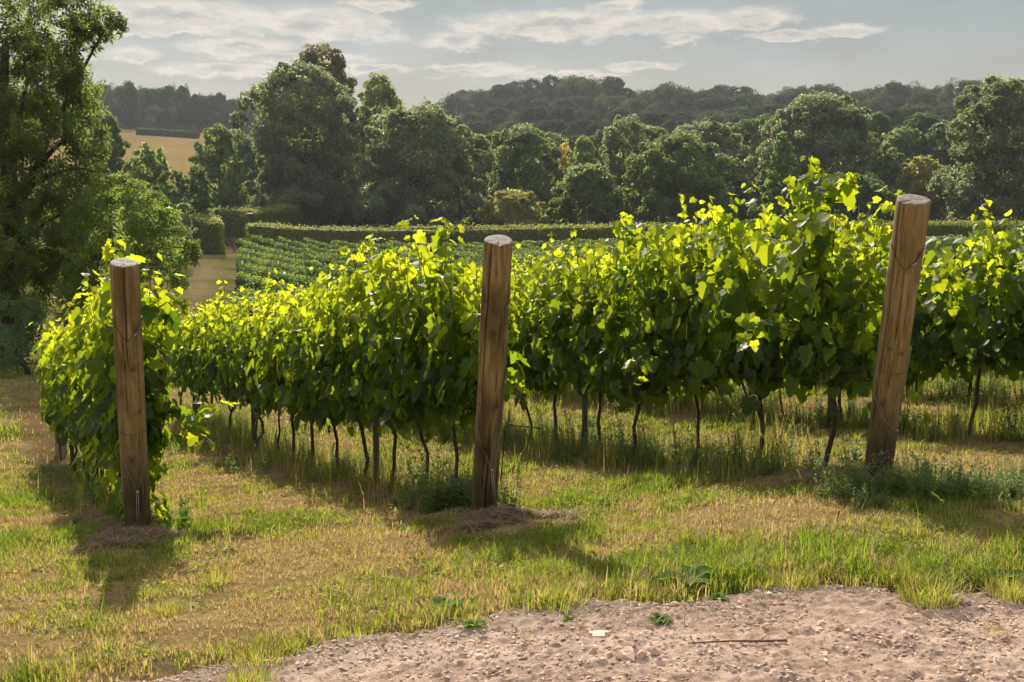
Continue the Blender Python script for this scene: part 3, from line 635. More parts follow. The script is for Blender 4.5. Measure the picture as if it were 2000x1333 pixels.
# slim metal stakes along the rows
def stake(k, t, label, h=1.7, w=.022):
    x, y = row_pt(k, t); mb = MB(); 
    for dx, dy, sx, sy in ((0, 0, w, .004), (w - .004, .014, .004, .014), (-w + .004, .014, .004, .014)):
        bx = np.array([(a, b, c) for c in (-.3, h) for b in (-1, 1) for a in (-1, 1)], float); bx[:, 0] = bx[:, 0] * sx + dx; bx[:, 1] = bx[:, 1] * sy + dy
        mb.add(bx, np.array([(0, 2, 3, 1), (4, 5, 7, 6), (0, 1, 5, 4), (2, 6, 7, 3), (0, 4, 6, 2), (1, 3, 7, 5)]))
    r = empty('trellis_stake', (x, y, h1(x, y)), ROWANG - 1.57); tag(r, label, 'stake', 'metal stakes holding the trellis')
    mb.build('stake_body', M_stake, r)
    mb = MB()
    for zz in (.72, 1.05, 1.4): mb.add(*tube([(w, -.006, zz - .03), (w + .012, -.012, zz), (w, -.006, zz + .03)], .003, 5))
    mb.build('wire_hooks', M_wire, r); return r
stake(2, 2.35, 'dark metal stake under the vines just left of the middle post')
stake(2, 7.2, 'dark metal stake among the trunks midway along the row behind the middle post')
stake(2, 11.4, 'dark metal stake near the far end of the row behind the middle post')
stake(3, 3.62, 'grey metal stake among the trunks right of the bent rod')
stake(3, 9.0, 'thin metal stake deep in the row behind the leaning post')
stake(4, 4.0, 'wide dark metal stake seen just left of the leaning right post', w=.034)
stake(1, 3.9, 'metal stake half hidden by leaves behind the left post')
# trellis wires that show against the leaves
def trellis_wire(k, z0, label, t1, z1=None):
    pts = []
    for t in np.linspace(-.12, t1, 24):
        x, y = row_pt(k, max(t, 0)); pts.append((x - .4067 * min(t, 0), y + .9135 * min(t, 0), h1(x, y) + z0 - .012 * math.sin(t * 2)))
    o = MB().add(*tube(pts, .002, 5)).build('trellis_wire', M_wire, smooth=True); tag(o, label, 'wire', 'trellis wires')
trellis_wire(3, 1.50, 'upper shiny trellis wire running left from the leaning right post', 19)
trellis_wire(3, 1.42, 'lower shiny trellis wire running left from the leaning right post', 19)
trellis_wire(2, .78, 'low fruiting wire under the leaves of the row behind the middle post', 12)
trellis_wire(3, .78, 'low fruiting wire under the leaves of the row behind the leaning post', 16)
trellis_wire(2, 1.36, 'thin trellis wire among the leaves behind the middle post', 13)

# ------------------------------------------------------------------ trees
DIAM = (np.array([(-.5, 0, -.06), (-.1, .34, .05), (.5, 0, -.06), (.1, -.34, .05)]), [np.array([(0, 3, 2, 1)])])
def spray_template():
    V, Fq = [], []
    def lf(x, y, a, l, w):
        c, s_ = math.cos(a), math.sin(a); b = len(V)
        for u, v, z in ((0, 0, 0), (.45, w, .03), (1, 0, -.12), (.45, -w, .03)): V.append((x + l * (u * c - v * s_), y + l * (u * s_ + v * c), z * l + .02 * math.sin(b)))
        Fq.append((b, b + 3, b + 2, b + 1))
    for i in range(4):
        lf(-.4 + i * .22, 0, 1.0, .38, .20); lf(-.36 + i * .22, 0, -1.0, .38, .20)
    lf(.35, 0, 0, .42, .2); lf(-.2, .1, 2.0, .3, .2); lf(0, -.1, -1.9, .3, .2)
    return np.array(V), [np.array(Fq)]
SPRAY = spray_template()
def crown_mesh(lobes, rads, seed, size, dens, tm=DIAM, gaps=.25, outw=1.0, sub=True):
    """leaf faces over the shells of many lobes; dens = leaf area / shell area"""
    rng = np.random.default_rng(seed); mb = MB(); lobes = np.asarray(lobes, float); rads = np.asarray(rads, float)
    if rads.ndim == 1: rads = rads[:, None].repeat(3, 1)
    for c, r in zip(lobes, rads):
        area = 4 * math.pi * r.mean() ** 2; n = max(10, int(area * dens / (size * size * (.34 if tm is DIAM else .55))))
        d = unit(rng.normal(0, 1, (n, 3))); off = rng.uniform(0, 50, 2)
        if sub:                                          # gather the leaves into sprays with dark gaps between
            mS = int(np.clip(4 * (r.mean() / size) ** 1.1, 8, 34)); sc_ = unit(rng.normal(0, 1, (mS, 3))); w_ = rng.integers(0, mS, n)
            d = unit(sc_[w_] * 1.0 + rng.normal(0, 1, (n, 3)) * 1.75 / math.sqrt(mS))
            bump = np.clip(1 + .13 * (1 - ((d - sc_[w_]) ** 2).sum(-1) * mS / 3), .72, 1.13)
        else: bump = 1
        nz = fbm(d[:, 0] * 2.2 + off[0] + d[:, 2], d[:, 1] * 2.2 + off[1] - d[:, 2], 3)
        keep = nz > gaps * rng.uniform(.7, 1.3, n); d = d[keep]; nz = nz[keep]; n = len(d)
        rr_ = (.62 + .55 * nz) * (1 - .35 * rng.random(n) ** 3) * np.where(rng.random(n) < .06, 1.2, 1) * (bump[keep] if sub else 1)
        rr_ = np.minimum(rr_, 1.16)
        p = c + d * r * rr_[:, None]
        ins = np.zeros(n, bool)
        for c2, r2 in zip(lobes, rads):
            if c2 is c: continue
            ins |= (((p - c2) / (r2 * .66)) ** 2).sum(-1) < 1
        p = p[~ins]; d = d[~ins]; n = len(p)
        if not n: continue
        nr = d * outw + rng.normal(0, .55, (n, 3)) + np.array([0, 0, .25]); tp = rng.normal(0, .6, (n, 3)) + d * .4 + np.array([0, 0, -.5])
        V, Fs, t = inst(tm[0], tm[1], p, frames(nr, tp), size * rng.uniform(.65, 1.35, n), np.clip(rng.normal(.5, .2, n) + rng.normal(0, .12), 0, 1))
        mb.add(V, Fs, t)
    return mb
def lobes_for(W, Ht, shape, seed, K, base=.08):
    rng = np.random.default_rng(seed); Ls, Rs = [], []
    prof = {'dome': lambda h: np.sqrt(np.clip(1 - np.abs((h - .40) / .60) ** 2.3, 0, 1)), 'round': lambda h: np.sqrt(np.clip(1 - np.abs((h - .5) / .5) ** 2.2, 0, 1)),
            'cone': lambda h: np.clip((1.06 - h) ** .75, 0, 1) * sstep(-.1, .2, h), 'tall': lambda h: np.sqrt(np.clip(1 - np.abs((h - .52) / .5) ** 3, 0, 1)) * (.85 + .15 * np.sin(h * 11)),
            'spread': lambda h: np.sqrt(np.clip(1 - np.abs((h - .55) / .47) ** 2.4, 0, 1))}[shape]
    for i in range(K):
        h = base + (.97 - base) * ((i + rng.random()) / K); w = max(float(prof(h)), .06); rl = min(.55 * W, math.sqrt(W * .5 * Ht)) * rng.uniform(.22, .37) * (.55 + .5 * w) * (1 if shape != 'cone' else .8)
        a = i * 2.399 + rng.normal(0, .5); q = max(0, W * w - rl * .85) * rng.uniform(.74, 1.12)
        zc = min(h * Ht, Ht - rl * .72); Ls.append((q * math.cos(a), q * math.sin(a), zc)); Rs.append((rl, rl, rl * rng.uniform(.7, .95)))
    for h in (.2, .4, .6, .78, .9):                       # the body of the crown
        w = max(float(prof(h)), .1); rc = .74 * w * W; Ls.append((0, 0, min(h * Ht, Ht * .97 - rc * .6))); Rs.append((rc, rc, max(rc * .75, .14 * Ht)))
    return np.array(Ls), np.array(Rs)
def trunk_and_limbs(Ht, W, r, seed, limbs=6, top=.75):
    rng = np.random.default_rng(seed); mb = MB(); t = np.linspace(0, 1, 8)
    cv = np.stack([.03 * Ht * np.sin(t * 2.5 + seed) - .03 * Ht * math.sin(seed), .02 * Ht * np.sin(t * 3), -.4 + t * Ht * top], -1); mb.add(*tube(cv, r * np.interp(t, [0, .08, 1], [1.35, 1, .25]), 9))
    for i in range(limbs):
        h = rng.uniform(.18, .75); b = cv[0] + (cv[-1] - cv[0]) * h; b = np.array([np.interp(h, t, cv[:, j]) for j in range(3)]); a = i * 2.4 + rng.normal(0, .4); q = np.linspace(0, 1, 5)[:, None]
        e = b + np.array([math.cos(a) * W * .7, math.sin(a) * W * .7, Ht * rng.uniform(.12, .28)]); m_ = b + (e - b) * q + np.array([0, 0, .04 * Ht]) * np.sin(q * 3.1)
        mb.add(*tube(m_, np.linspace(r * .5, r * .1, 5), 6))
    return mb
def tree(name, label, cat, px, hw, ptop, Y, mat, shape='dome', K=34, size=.34, dens=1.6, seed=0, base=.08, group=None, gaps=.25, limbs=6, zoff=0, trunk_r=None):
    x = at(px, 400, Y)[0]; z = h1(x, Y) + zoff; zt = at(px, ptop, Y)[2]; Ht = zt - z; W = hw / F * Y * cp
    root = empty(name, (x, Y, z)); tag(root, label, cat, group)
    Ls, Rs = lobes_for(W, Ht * 1.01, shape, seed, K, base)
    crown_mesh(Ls, Rs, seed, size, dens, gaps=gaps).build('crown', TM[mat], root)
    trunk_and_limbs(Ht, W, trunk_r or max(.1, .022 * Ht), seed, limbs).build('trunk', M_treebark, root, True)
    return root
mid = [
 ('broadleaf_tree', 'massive tall pale-topped tree standing over the left end of the long hedge', 'tree', 592, 122, 128, 146, 'grey', 'tall', 60, 11, .10),
 ('broadleaf_tree', 'dark copper-tinged domed treetop rising behind the massive tall tree', 'tree', 628, 92, 96, 168, 'red', 'tall', 44, 12, .15),
 ('broadleaf_tree', 'lighter green ragged tree on the right shoulder of the massive tall tree', 'tree', 742, 62, 158, 160, 'light', 'tall', 34, 13, .1),
 ('willow_tree', 'very wide grey-green willow-like tree behind the middle of the long hedge', 'tree', 822, 126, 214, 136, 'grey', 'dome', 56, 14, .04),
 ('broadleaf_tree', 'smoothly rounded tree with bright lit top right of the wide willow', 'tree', 1024, 80, 246, 147, 'mid', 'dome', 44, 15, .05),
 ('bush', 'low olive-yellow spreading bush in front of the smoothly rounded tree', 'bush', 1004, 66, 374, 124, 'olive', 'dome', 30, 16, .05),
 ('broadleaf_tree', 'narrow yellow-green tree squeezed between the wide willow and the rounded tree', 'tree', 944, 26, 278, 158, 'light', 'tall', 20, 17, .1),
 ('small_tree', 'small golden-yellow tree peeping out right of the smoothly rounded tree', 'tree', 1104, 20, 283, 165, 'yellow', 'round', 12, 18, .1),
 ('broadleaf_tree', 'small round grey-green tree right of the golden-yellow one', 'tree', 1142, 36, 270, 160, 'light', 'round', 22, 19, .1),
 ('broadleaf_tree', 'pale feathery tree with a tall narrow top left of the big green pair', 'tree', 1222, 62, 228, 156, 'grey', 'tall', 34, 20, .06),
 ('broadleaf_tree', 'soft green bushy tree right behind the olive bush', 'tree', 1146, 72, 322, 129, 'mid', 'dome', 36, 21, .04),
 ('broadleaf_tree', 'broad mid-green tree in the centre right, before the pale feathery ones', 'tree', 1324, 112, 266, 129, 'mid', 'dome', 52, 22, .04),
 ('broadleaf_tree', 'pale silvery tree whose top shows above the broad mid-green tree', 'tree', 1370, 96, 240, 154, 'grey', 'dome', 38, 23, .08),
 ('conifer_tree', 'dark green cone-shaped conifer standing right of the broad mid-green tree', 'tree', 1526, 72, 270, 130, 'conifer', 'cone', 46, 24, .03),
 ('broadleaf_tree', 'tall heavy-crowned tree looming behind the cone-shaped conifer', 'tree', 1600, 112, 192, 162, 'grey', 'dome', 54, 25, .06),
 ('broadleaf_tree', 'dark round tree on the right flank of the heavy-crowned tree', 'tree', 1706, 46, 222, 205, 'dark', 'round', 26, 26, .08),
 ('broadleaf_tree', 'dark round tree just left of the tall trees at the right edge', 'tree', 1802, 50, 222, 212, 'dark', 'round', 26, 27, .08),
 ('bush', 'pale green bush low between the heavy-crowned tree and the right post', 'bush', 1738, 46, 300, 158, 'mid', 'round', 22, 28, .05),
 ('bush', 'olive bush showing right behind the top of the leaning post', 'bush', 1800, 58, 310, 146, 'olive', 'dome', 26, 29, .05),
 ('bush', 'dark scrubby thicket between the conifer and the leaning post', 'bush', 1660, 80, 345, 140, 'dark', 'dome', 30, 30, .04),
 ('broadleaf_tree', 'huge grey-green tree filling the right edge above the vines', 'tree', 1952, 112, 150, 134, 'grey', 'dome', 60, 31, .05),
 ('broadleaf_tree', 'mid-green bushy tree below the golden field left of the massive tall tree', 'tree', 428, 62, 250, 136, 'mid', 'dome', 36, 32, .05),
 ('bush', 'dark round bush below the golden field, right one of two', 'bush', 388, 34, 328, 110, 'dark', 'round', 20, 33, .05),
 ('bush', 'dark round bush below the golden field, left one of two', 'bush', 338, 42, 336, 103, 'dark', 'round', 22, 34, .05),
 ('small_tree', 'small leafy tree standing against the golden field', 'tree', 284, 44, 290, 112, 'mid', 'tall', 26, 35, .05),
 ('small_tree', 'thin sapling beside the small leafy tree against the golden field', 'tree', 316, 20, 294, 118, 'light', 'tall', 12, 36, .2),
 ('broadleaf_tree', 'green tree half hidden by the big near tree, left of the golden field', 'tree', 214, 44, 232, 120, 'mid', 'tall', 26, 37, .05),
 ('bush', 'small grey-green shrub beside the lit hedge block', 'bush', 358, 22, 402, 88, 'grey', 'round', 14, 38, .05),
]
for (nm, lab, cat, px, hw, pt, Yd, mt, shp, K, sd, bs) in mid:
    tree(nm, lab, cat, px, hw * 1.1, pt, Yd, mt, shp, K, seed=sd, base=bs, size=.36 if Yd < 150 else .42, dens=2.0, gaps=.2)
for i, (px, hw, pt, Yd, mt) in enumerate([(462, 50, 256, 180, 'mid'), (500, 46, 262, 178, 'dark'), (690, 60, 240, 182, 'mid'), (905, 60, 255, 180, 'mid'), (960, 50, 262, 188, 'dark'), (1075, 56, 262, 190, 'mid'), (1180, 56, 255, 186, 'dark'), (1270, 60, 246, 190, 'mid'), (1450, 66, 236, 184, 'mid'), (1500, 56, 225, 205, 'dark'), (1650, 66, 240, 190, 'mid'), (1760, 70, 255, 180, 'mid'), (1850, 66, 240, 176, 'dark'), (800, 60, 225, 190, 'dark'), (585, 46, 205, 190, 'dark')]):
    tree('broadleaf_tree', 'round-crowned tree filling a gap behind the front line of parkland trees', 'tree', px, hw, pt, Yd, mt, 'dome', 24, seed=140 + i, base=.04, size=.5, dens=1.8, group='second line of parkland trees', gaps=.2)
# lower, darker growth that closes the view under the crowns behind the hedge
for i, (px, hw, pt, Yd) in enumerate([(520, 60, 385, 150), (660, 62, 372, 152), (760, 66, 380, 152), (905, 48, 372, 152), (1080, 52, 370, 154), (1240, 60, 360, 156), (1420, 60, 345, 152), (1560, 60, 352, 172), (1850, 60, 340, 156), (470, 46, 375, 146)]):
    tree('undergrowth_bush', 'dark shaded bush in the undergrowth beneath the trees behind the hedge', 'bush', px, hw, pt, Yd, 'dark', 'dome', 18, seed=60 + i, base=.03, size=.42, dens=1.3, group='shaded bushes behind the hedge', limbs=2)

# woods on the hills: real trees, copied
def wood_proto(seed, shape, mat, W=6.0, Ht=13.0, size=.62):
    root = empty('woodland_tree', (0, 0, 0)); rng = np.random.default_rng(seed); Ls = [(0, 0, Ht * .52)]; Rs = [(W * .78, W * .78, Ht * .42)]
    for i in range(9):
        a = i * 2.4 + rng.normal(0, .4); q = W * rng.uniform(.3, .62); h_ = Ht * (.36 + .44 * ((i * .618) % 1)); rl = W * rng.uniform(.34, .46); Ls.append((q * math.cos(a), q * math.sin(a), min(h_, Ht - rl * .85))); Rs.append((rl, rl, rl * .85))
    Ls, Rs = np.array(Ls), np.array(Rs)
    if shape == 'tall': Ls[:, :2] *= .75
    crown_mesh(Ls, Rs, seed, size, 2.0, gaps=.15, outw=1.7).build('crown', TM[mat], root); trunk_and_limbs(Ht, W, .3, seed, 3).build('trunk', M_treebark, root, True); return root
wp = [wood_proto(70, 'dome', 'wood'), wood_proto(71, 'dome', 'wood'), wood_proto(72, 'round', 'wood2'), wood_proto(73, 'tall', 'wood'), wood_proto(74, 'dome', 'wood2'), wood_proto(75, 'spread', 'wood')]
used = [False] * len(wp)
def wood_tree(px, ptop, Y, hw, lab, grp, j):
    j %= len(wp); r = wp[j] if not used[j] else copy_tree(wp[j]); used[j] = True
    x = at(px, 400, Y)[0]; z = h1(x, Y); zt = at(px, ptop, Y)[2]; W = hw / F * Y; Ht = max(zt - z, 6.0, 1.25 * W)
    r.location = (x, Y, z); r.scale = (W / 6.0, W / 6.0, Ht / 13.0); r.rotation_euler = (0, 0, (px * 7 + j) % 6.28); tag(r, lab, 'tree', grp); return r
rng = np.random.default_rng(21); k = 0
sky = [(862, 192), (890, 178), (920, 170), (952, 170), (985, 160), (1015, 152), (1050, 150), (1085, 143), (1120, 143), (1150, 146), (1178, 146), (1215, 168), (1245, 172), (1275, 172), (1305, 156), (1335, 165), (1365, 172), (1398, 160), (1430, 165), (1460, 178), (1490, 180), (1520, 175), (1552, 162), (1585, 162), (1612, 160), (1648, 178), (1680, 172), (1705, 165), (1738, 155), (1770, 158), (1800, 172), (1832, 162), (1862, 150), (1892, 152), (1925, 165), (1960, 160), (1995, 155), (2040, 150), (2085, 150)]
for px, pt in sky:
    wood_tree(px, pt, 480 + rng.uniform(-12, 12), rng.uniform(32, 50), 'rounded tree on the skyline of the wooded right-hand hill', 'skyline trees of the right hill', int(rng.integers(6)))
for py0, Yd, hw in ((186, 432, 34), (210, 375, 42), (238, 318, 48), (272, 262, 52), (300, 215, 56)):
    for px in np.arange(870 if Yd > 300 else 700, 2110, hw * 1.35):
        p = px + rng.uniform(-12, 12)
        if p < 930 and py0 < 200: continue
        wood_tree(p, py0 + rng.uniform(-12, 10) + (10 if p < 1000 else 0), Yd + rng.uniform(-14, 14), hw * rng.uniform(.85, 1.2), 'rounded tree crown below the skyline in the wooded right-hand hillside', 'hillside trees of the right wood', int(rng.integers(6)))
wood_tree(833, 186, 400, 12, 'lone small round tree on the skyline gap above the wide willow', None, 2)
for px, pt in [(150, 168), (178, 162), (205, 158), (232, 160), (258, 152), (285, 165), (312, 168), (338, 160), (365, 160), (392, 178), (415, 180), (437, 176), (460, 188), (485, 190), (510, 192), (540, 196)]:
    wood_tree(px, pt, 425 + rng.uniform(-10, 14), rng.uniform(18, 28), 'tall hazy tree in the wood above the golden field', 'trees above the golden field', 3 if px > 290 else int(rng.integers(6)))
for px in np.arange(160, 560, 24):
    wood_tree(px + rng.uniform(-8, 8), 205 + rng.uniform(-8, 14), 411 + rng.uniform(-3, 4), 17, 'lower dark tree along the top edge of the golden field', 'dark trees edging the golden field', int(rng.integers(6)))
for px in np.arange(120, 800, 46):
    wood_tree(px + rng.uniform(-10, 10), 205 + (px - 120) * .03 + rng.uniform(-8, 8), 500 + rng.uniform(-10, 20), 34, 'hazy far tree on the left-hand ridge', 'far trees on the left ridge', int(rng.integers(6)))
for px in np.arange(430, 900, 50):
    wood_tree(px + rng.uniform(-10, 10), 285 + rng.uniform(-10, 10), 225 + rng.uniform(-10, 20), 48, 'dark tree standing in the gaps behind the tall trees', 'trees behind the tall trees', int(rng.integers(6)))

# the two near trees at the left
def near_tree(name, label, cat, lob, base_px, Yb, mat, size, dens, seed, trunk_r, tops, gaps=.3):
    b = at(base_px, 400, Yb); z = h1(b[0], Yb); b = np.array([b[0], Yb, z]); root = empty(name, tuple(b)); tag(root, label, cat)
    rng = np.random.default_rng(seed); Ls, Rs = [], []
    for (px, py, rp, Yl) in lob:
        c = at(px, py, Yl) - b; r = rp / F * Yl; Ls.append(c); Rs.append((r, r, r * .85))
        for _ in range(3):
            d = unit(rng.normal(0, 1, 3)); Ls.append(c + d * r * .75); Rs.append((r * .5,) * 3)
    crown_mesh(Ls, Rs, seed, size, dens, SPRAY, gaps).build('crown', TM[mat], root)
    mb = MB(); t = np.linspace(0, 1, 9)[:, None]
    top = at(*tops[0]) - b; mb.add(*tube(np.array([0, 0, -.4]) + top * t + np.array([.25, .1, 0]) * np.sin(t * 5), trunk_r * np.linspace(1.2, .3, 9), 10))
    for q in tops[1:]:
        e = at(*q) - b; s = top * rng.uniform(.25, .6); mb.add(*tube(s + (e - s) * t + np.array([0, 0, .3]) * np.sin(t * 3.1), trunk_r * np.linspace(.45, .06, 9), 6))
    mb.build('trunk', M_treebark, root, True); return root
big = [(60, 300, 140, 36), (50, 450, 140, 36), (90, 200, 100, 35.5), (30, 560, 90, 35), (0, 140, 140, 36), (100, 380, 90, 35), (30, 30, 110, 34), (-120, 40, 170, 35), (115, 50, 62, 33.5), (165, 25, 42, 33.5), (205, 40, 30, 33.5), (228, 36, 18, 33.3), (185, 75, 22, 33.5), (60, 150, 95, 33), (130, 140, 38, 33), (-110, 230, 190, 35), (70, 240, 90, 33), (140, 235, 62, 33), (178, 270, 36, 33.4), (95, 330, 85, 32.8), (165, 330, 36, 33), (0, 360, 110, 33.5),
       (40, 440, 95, 33), (115, 430, 62, 33), (155, 395, 34, 33), (-110, 460, 170, 35), (20, 520, 75, 33.4), (90, 500, 50, 33), (60, 560, 40, 33), (-60, 560, 70, 34), (110, 195, 50, 33.2), (-20, 90, 100, 34)]
near_tree('broadleaf_tree', 'large near tree with glossy leaves filling the left edge, one branch reaching right', 'tree', big, -20, 34.5, 'near', .42, 1.45, 41, .32,
          [(30, 60, 34), (215, 40, 33.5), (160, 250, 33), (120, 420, 33), (-120, 200, 35), (60, 300, 33), (-100, 420, 35), (60, 140, 33), (170, 330, 33)], .36)
ash = [(235, 480, 100, 33), (190, 540, 90, 33.5), (290, 490, 60, 32.5), (240, 420, 60, 33), (235, 395, 55, 32), (190, 400, 40, 32), (285, 410, 42, 31.5), (180, 460, 55, 32), (250, 470, 60, 31), (310, 465, 36, 31), (205, 540, 55, 32), (270, 535, 55, 31), (325, 530, 36, 31), (345, 555, 22, 31), (290, 585, 34, 31.3), (315, 590, 22, 31.2), (170, 575, 46, 32), (150, 620, 40, 33), (215, 610, 40, 32), (375, 490, 15, 31.4), (350, 500, 24, 31.4), (355, 445, 14, 31.5), (205, 360, 26, 32), (260, 365, 20, 32), (330, 420, 16, 31.5)]
near_tree('ash_tree', 'lower near tree with drooping leafy sprays beside the worn path', 'tree', ash, 215, 32.5, 'near2', .36, 1.35, 42, .14, [(235, 390, 32), (310, 460, 31), (340, 545, 31), (180, 450, 32), (370, 488, 31.4), (300, 580, 31.3)], .36)
lowb = [(20, 620, 46, 29), (60, 640, 36, 29), (-30, 610, 60, 30), (30, 670, 46, 28.5), (75, 600, 24, 30), (0, 690, 40, 28)]
near_tree('bush', 'dark bush in deep shade under the large left tree', 'bush', lowb, 20, 29.3, 'dark', .34, 1.0, 43, .08, [(20, 620, 29), (60, 630, 29)], .3)
lowb = [(255, 640, 26, 37), (225, 655, 28, 36), (285, 632, 16, 38), (195, 650, 26, 36)]
near_tree('bush', 'low leafy bush at the foot of the near tree, left of the path', 'bush', lowb, 235, 37, 'near2', .3, 1.0, 44, .05, [(250, 645, 37), (220, 650, 36)], .3)

# ------------------------------------------------------------------ hedges and gate
def hedge(label, path, width, hgt, seed, size=.17, per=120, bumps=.27, mat='hedge'):
    path = np.array(path, float); rng = np.random.default_rng(seed); seg = np.diff(path, axis=0); ln = np.linalg.norm(seg, axis=1); tot = ln.sum()
    cum = np.concatenate([[0], np.cumsum(ln)])
    def pt(s): return np.stack([np.interp(s, cum, path[:, 0]), np.interp(s, cum, path[:, 1])], -1)
    def dr(s): i = np.clip(np.searchsorted(cum, s, 'right') - 1, 0, len(ln) - 1); return seg[i] / ln[i][:, None]
    o0 = path[0]; z0 = h1(*o0)
    n = int(tot * (width + 2 * hgt) * per / (size / .17) ** 2); s = rng.uniform(0, tot, n); q = rng.uniform(-1, 1, n)          # q runs round the cross-section: side, top, side
    per_ = width / 2 + hgt; a = np.abs(q) * per_; sg = np.sign(q)
    lat = np.where(a < width / 2, a, width / 2) * sg; z = np.where(a < width / 2, hgt, hgt - (a - width / 2)); onTop = a < width / 2
    bl = (fbm(s * .55 + seed, z * .9 + sg * 7, 3) - .5) * 2 * bumps; bt = (fbm(s * .4, lat * 1.3 + seed, 3) - .5) * 2 * bumps
    cut = np.clip((np.abs(lat) - (width / 2 - .25)) / .25, 0, 1) * np.clip((z - hgt + .25) / .25, 0, 1); 
    lat = lat + np.where(onTop, 0, sg * bl) - sg * .12 * cut; z = z + np.where(onTop, bt, 0) - .12 * cut + np.where(onTop, rng.exponential(.085, n), 0)
    p2 = pt(s); d = dr(s); nv = np.stack([-d[:, 1], d[:, 0]], -1); endr = np.clip(.5 - np.minimum(s, tot - s), 0, .5) / .5
    xy = p2 + nv * (lat * (1 - .3 * endr ** 2))[:, None]; zz = H(xy[:, 0], xy[:, 1]) + z * (1 - .08 * endr ** 2)
    pos = np.stack([xy[:, 0] - o0[0], xy[:, 1] - o0[1], zz - z0], -1)
    nr = np.where(onTop[:, None], np.array([0, 0, 1.]), np.concatenate([nv * sg[:, None], np.zeros((n, 1))], 1)) + rng.normal(0, .55, (n, 3))
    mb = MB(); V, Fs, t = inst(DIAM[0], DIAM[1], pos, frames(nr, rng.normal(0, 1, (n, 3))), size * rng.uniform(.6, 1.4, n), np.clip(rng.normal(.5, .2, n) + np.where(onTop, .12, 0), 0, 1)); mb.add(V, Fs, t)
    for end in (0, tot):                                 # leafy ends
        m = int(width * hgt * per * 1.2); e = np.full(m, end); d = dr(np.clip(e, 0.001, tot - .001)); dirn = d * (-1 if end == 0 else 1); nv = np.stack([-d[:, 1], d[:, 0]], -1)
        la = rng.uniform(-.5, .5, m) * width * .95; hz = rng.uniform(0, 1, m) * hgt * .97; xy = pt(e) + nv * la[:, None] + dirn * ((fbm(la * 2 + seed, hz * 2, 2) - .3) * bumps * 1.5)[:, None]
        pos = np.stack([xy[:, 0] - o0[0], xy[:, 1] - o0[1], H(xy[:, 0], xy[:, 1]) + hz - z0], -1)
        V, Fs, t = inst(DIAM[0], DIAM[1], pos, frames(np.concatenate([dirn, np.zeros((m, 1))], 1) + rng.normal(0, .5, (m, 3)), rng.normal(0, 1, (m, 3))), size * rng.uniform(.6, 1.4, m), np.clip(rng.normal(.5, .2, m), 0, 1)); mb.add(V, Fs, t)
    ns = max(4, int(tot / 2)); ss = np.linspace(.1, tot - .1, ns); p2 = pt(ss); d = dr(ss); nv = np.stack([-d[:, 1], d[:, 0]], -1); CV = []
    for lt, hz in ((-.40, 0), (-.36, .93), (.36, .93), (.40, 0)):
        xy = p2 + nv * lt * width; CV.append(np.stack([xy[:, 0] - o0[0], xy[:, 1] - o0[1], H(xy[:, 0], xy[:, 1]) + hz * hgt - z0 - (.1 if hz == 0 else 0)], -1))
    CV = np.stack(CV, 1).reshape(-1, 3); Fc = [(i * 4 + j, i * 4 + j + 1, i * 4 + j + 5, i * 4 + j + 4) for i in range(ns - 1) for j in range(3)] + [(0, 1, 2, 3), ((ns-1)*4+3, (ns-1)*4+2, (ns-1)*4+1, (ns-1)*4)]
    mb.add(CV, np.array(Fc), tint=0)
    o = mb.build('hedge', TM[mat], loc=(o0[0], o0[1], z0)); tag(o, label, 'hedge'); return o
def gxy(px, Y): return at(px, 400, Y)[:2]
hedge('long low clipped hedge running across the far side of the vineyard', [gxy(482, 113), gxy(700, 115), gxy(1000, 116), gxy(1600, 117), gxy(2150, 118)], 1.9, 2.35, 81, size=.18, per=70)
hedge('squared hedge block with lit top beside the wooden gate', [gxy(403, 103), gxy(402, 106), gxy(400, 110)], 2.7, 2.75, 82, size=.15, per=150)
hedge('taller lit hedge running behind the gate into the shade', [gxy(392, 122), gxy(440, 123), gxy(478, 124), gxy(575, 140)], 2.0, 3.2, 83, size=.17, per=95)
hedge('thin dark hedge crossing the top of the golden field', [gxy(275, 385), gxy(330, 380), gxy(388, 372)], 2.0, 1.9, 84, size=.5, per=60, mat='wood')
M_gate = simplemat('gate_wood', (.14, .12, .10), (.27, .24, .2), 10, .85, (1, 1, .3))
p0 = np.array(gxy(425, 106.5)); p1 = np.array(gxy(456, 107.5)); z = h1(*((p0 + p1) / 2)); gt = empty('field_gate', (p0[0], p0[1], z)); tag(gt, 'small wooden field gate with crossed braces at the end of the path', 'gate')
d = np.append(p1 - p0, 0)
for f in (0, 1): MB().add(*tube([d * f + np.array([0, 0, -.3]), d * f + np.array([0, 0, 1.25])], .09, 8)).build('gate_post', M_gate, gt)
mb = MB()
for zz in (.2, .42, .65, .88, 1.08): mb.add(*tube([d * .08 + np.array([0, 0, zz]), d * .92 + np.array([0, 0, zz])], .035, 6))
for a, b_ in ((.08, .5), (.92, .5)): mb.add(*tube([d * a + np.array([0, -.04, .2]), d * b_ + np.array([0, -.04, 1.08])], .032, 6))
for a in (.08, .92): mb.add(*tube([d * a + np.array([0, 0, .12]), d * a + np.array([0, 0, 1.14])], .04, 6))
mb.build('gate_frame', M_gate, gt)

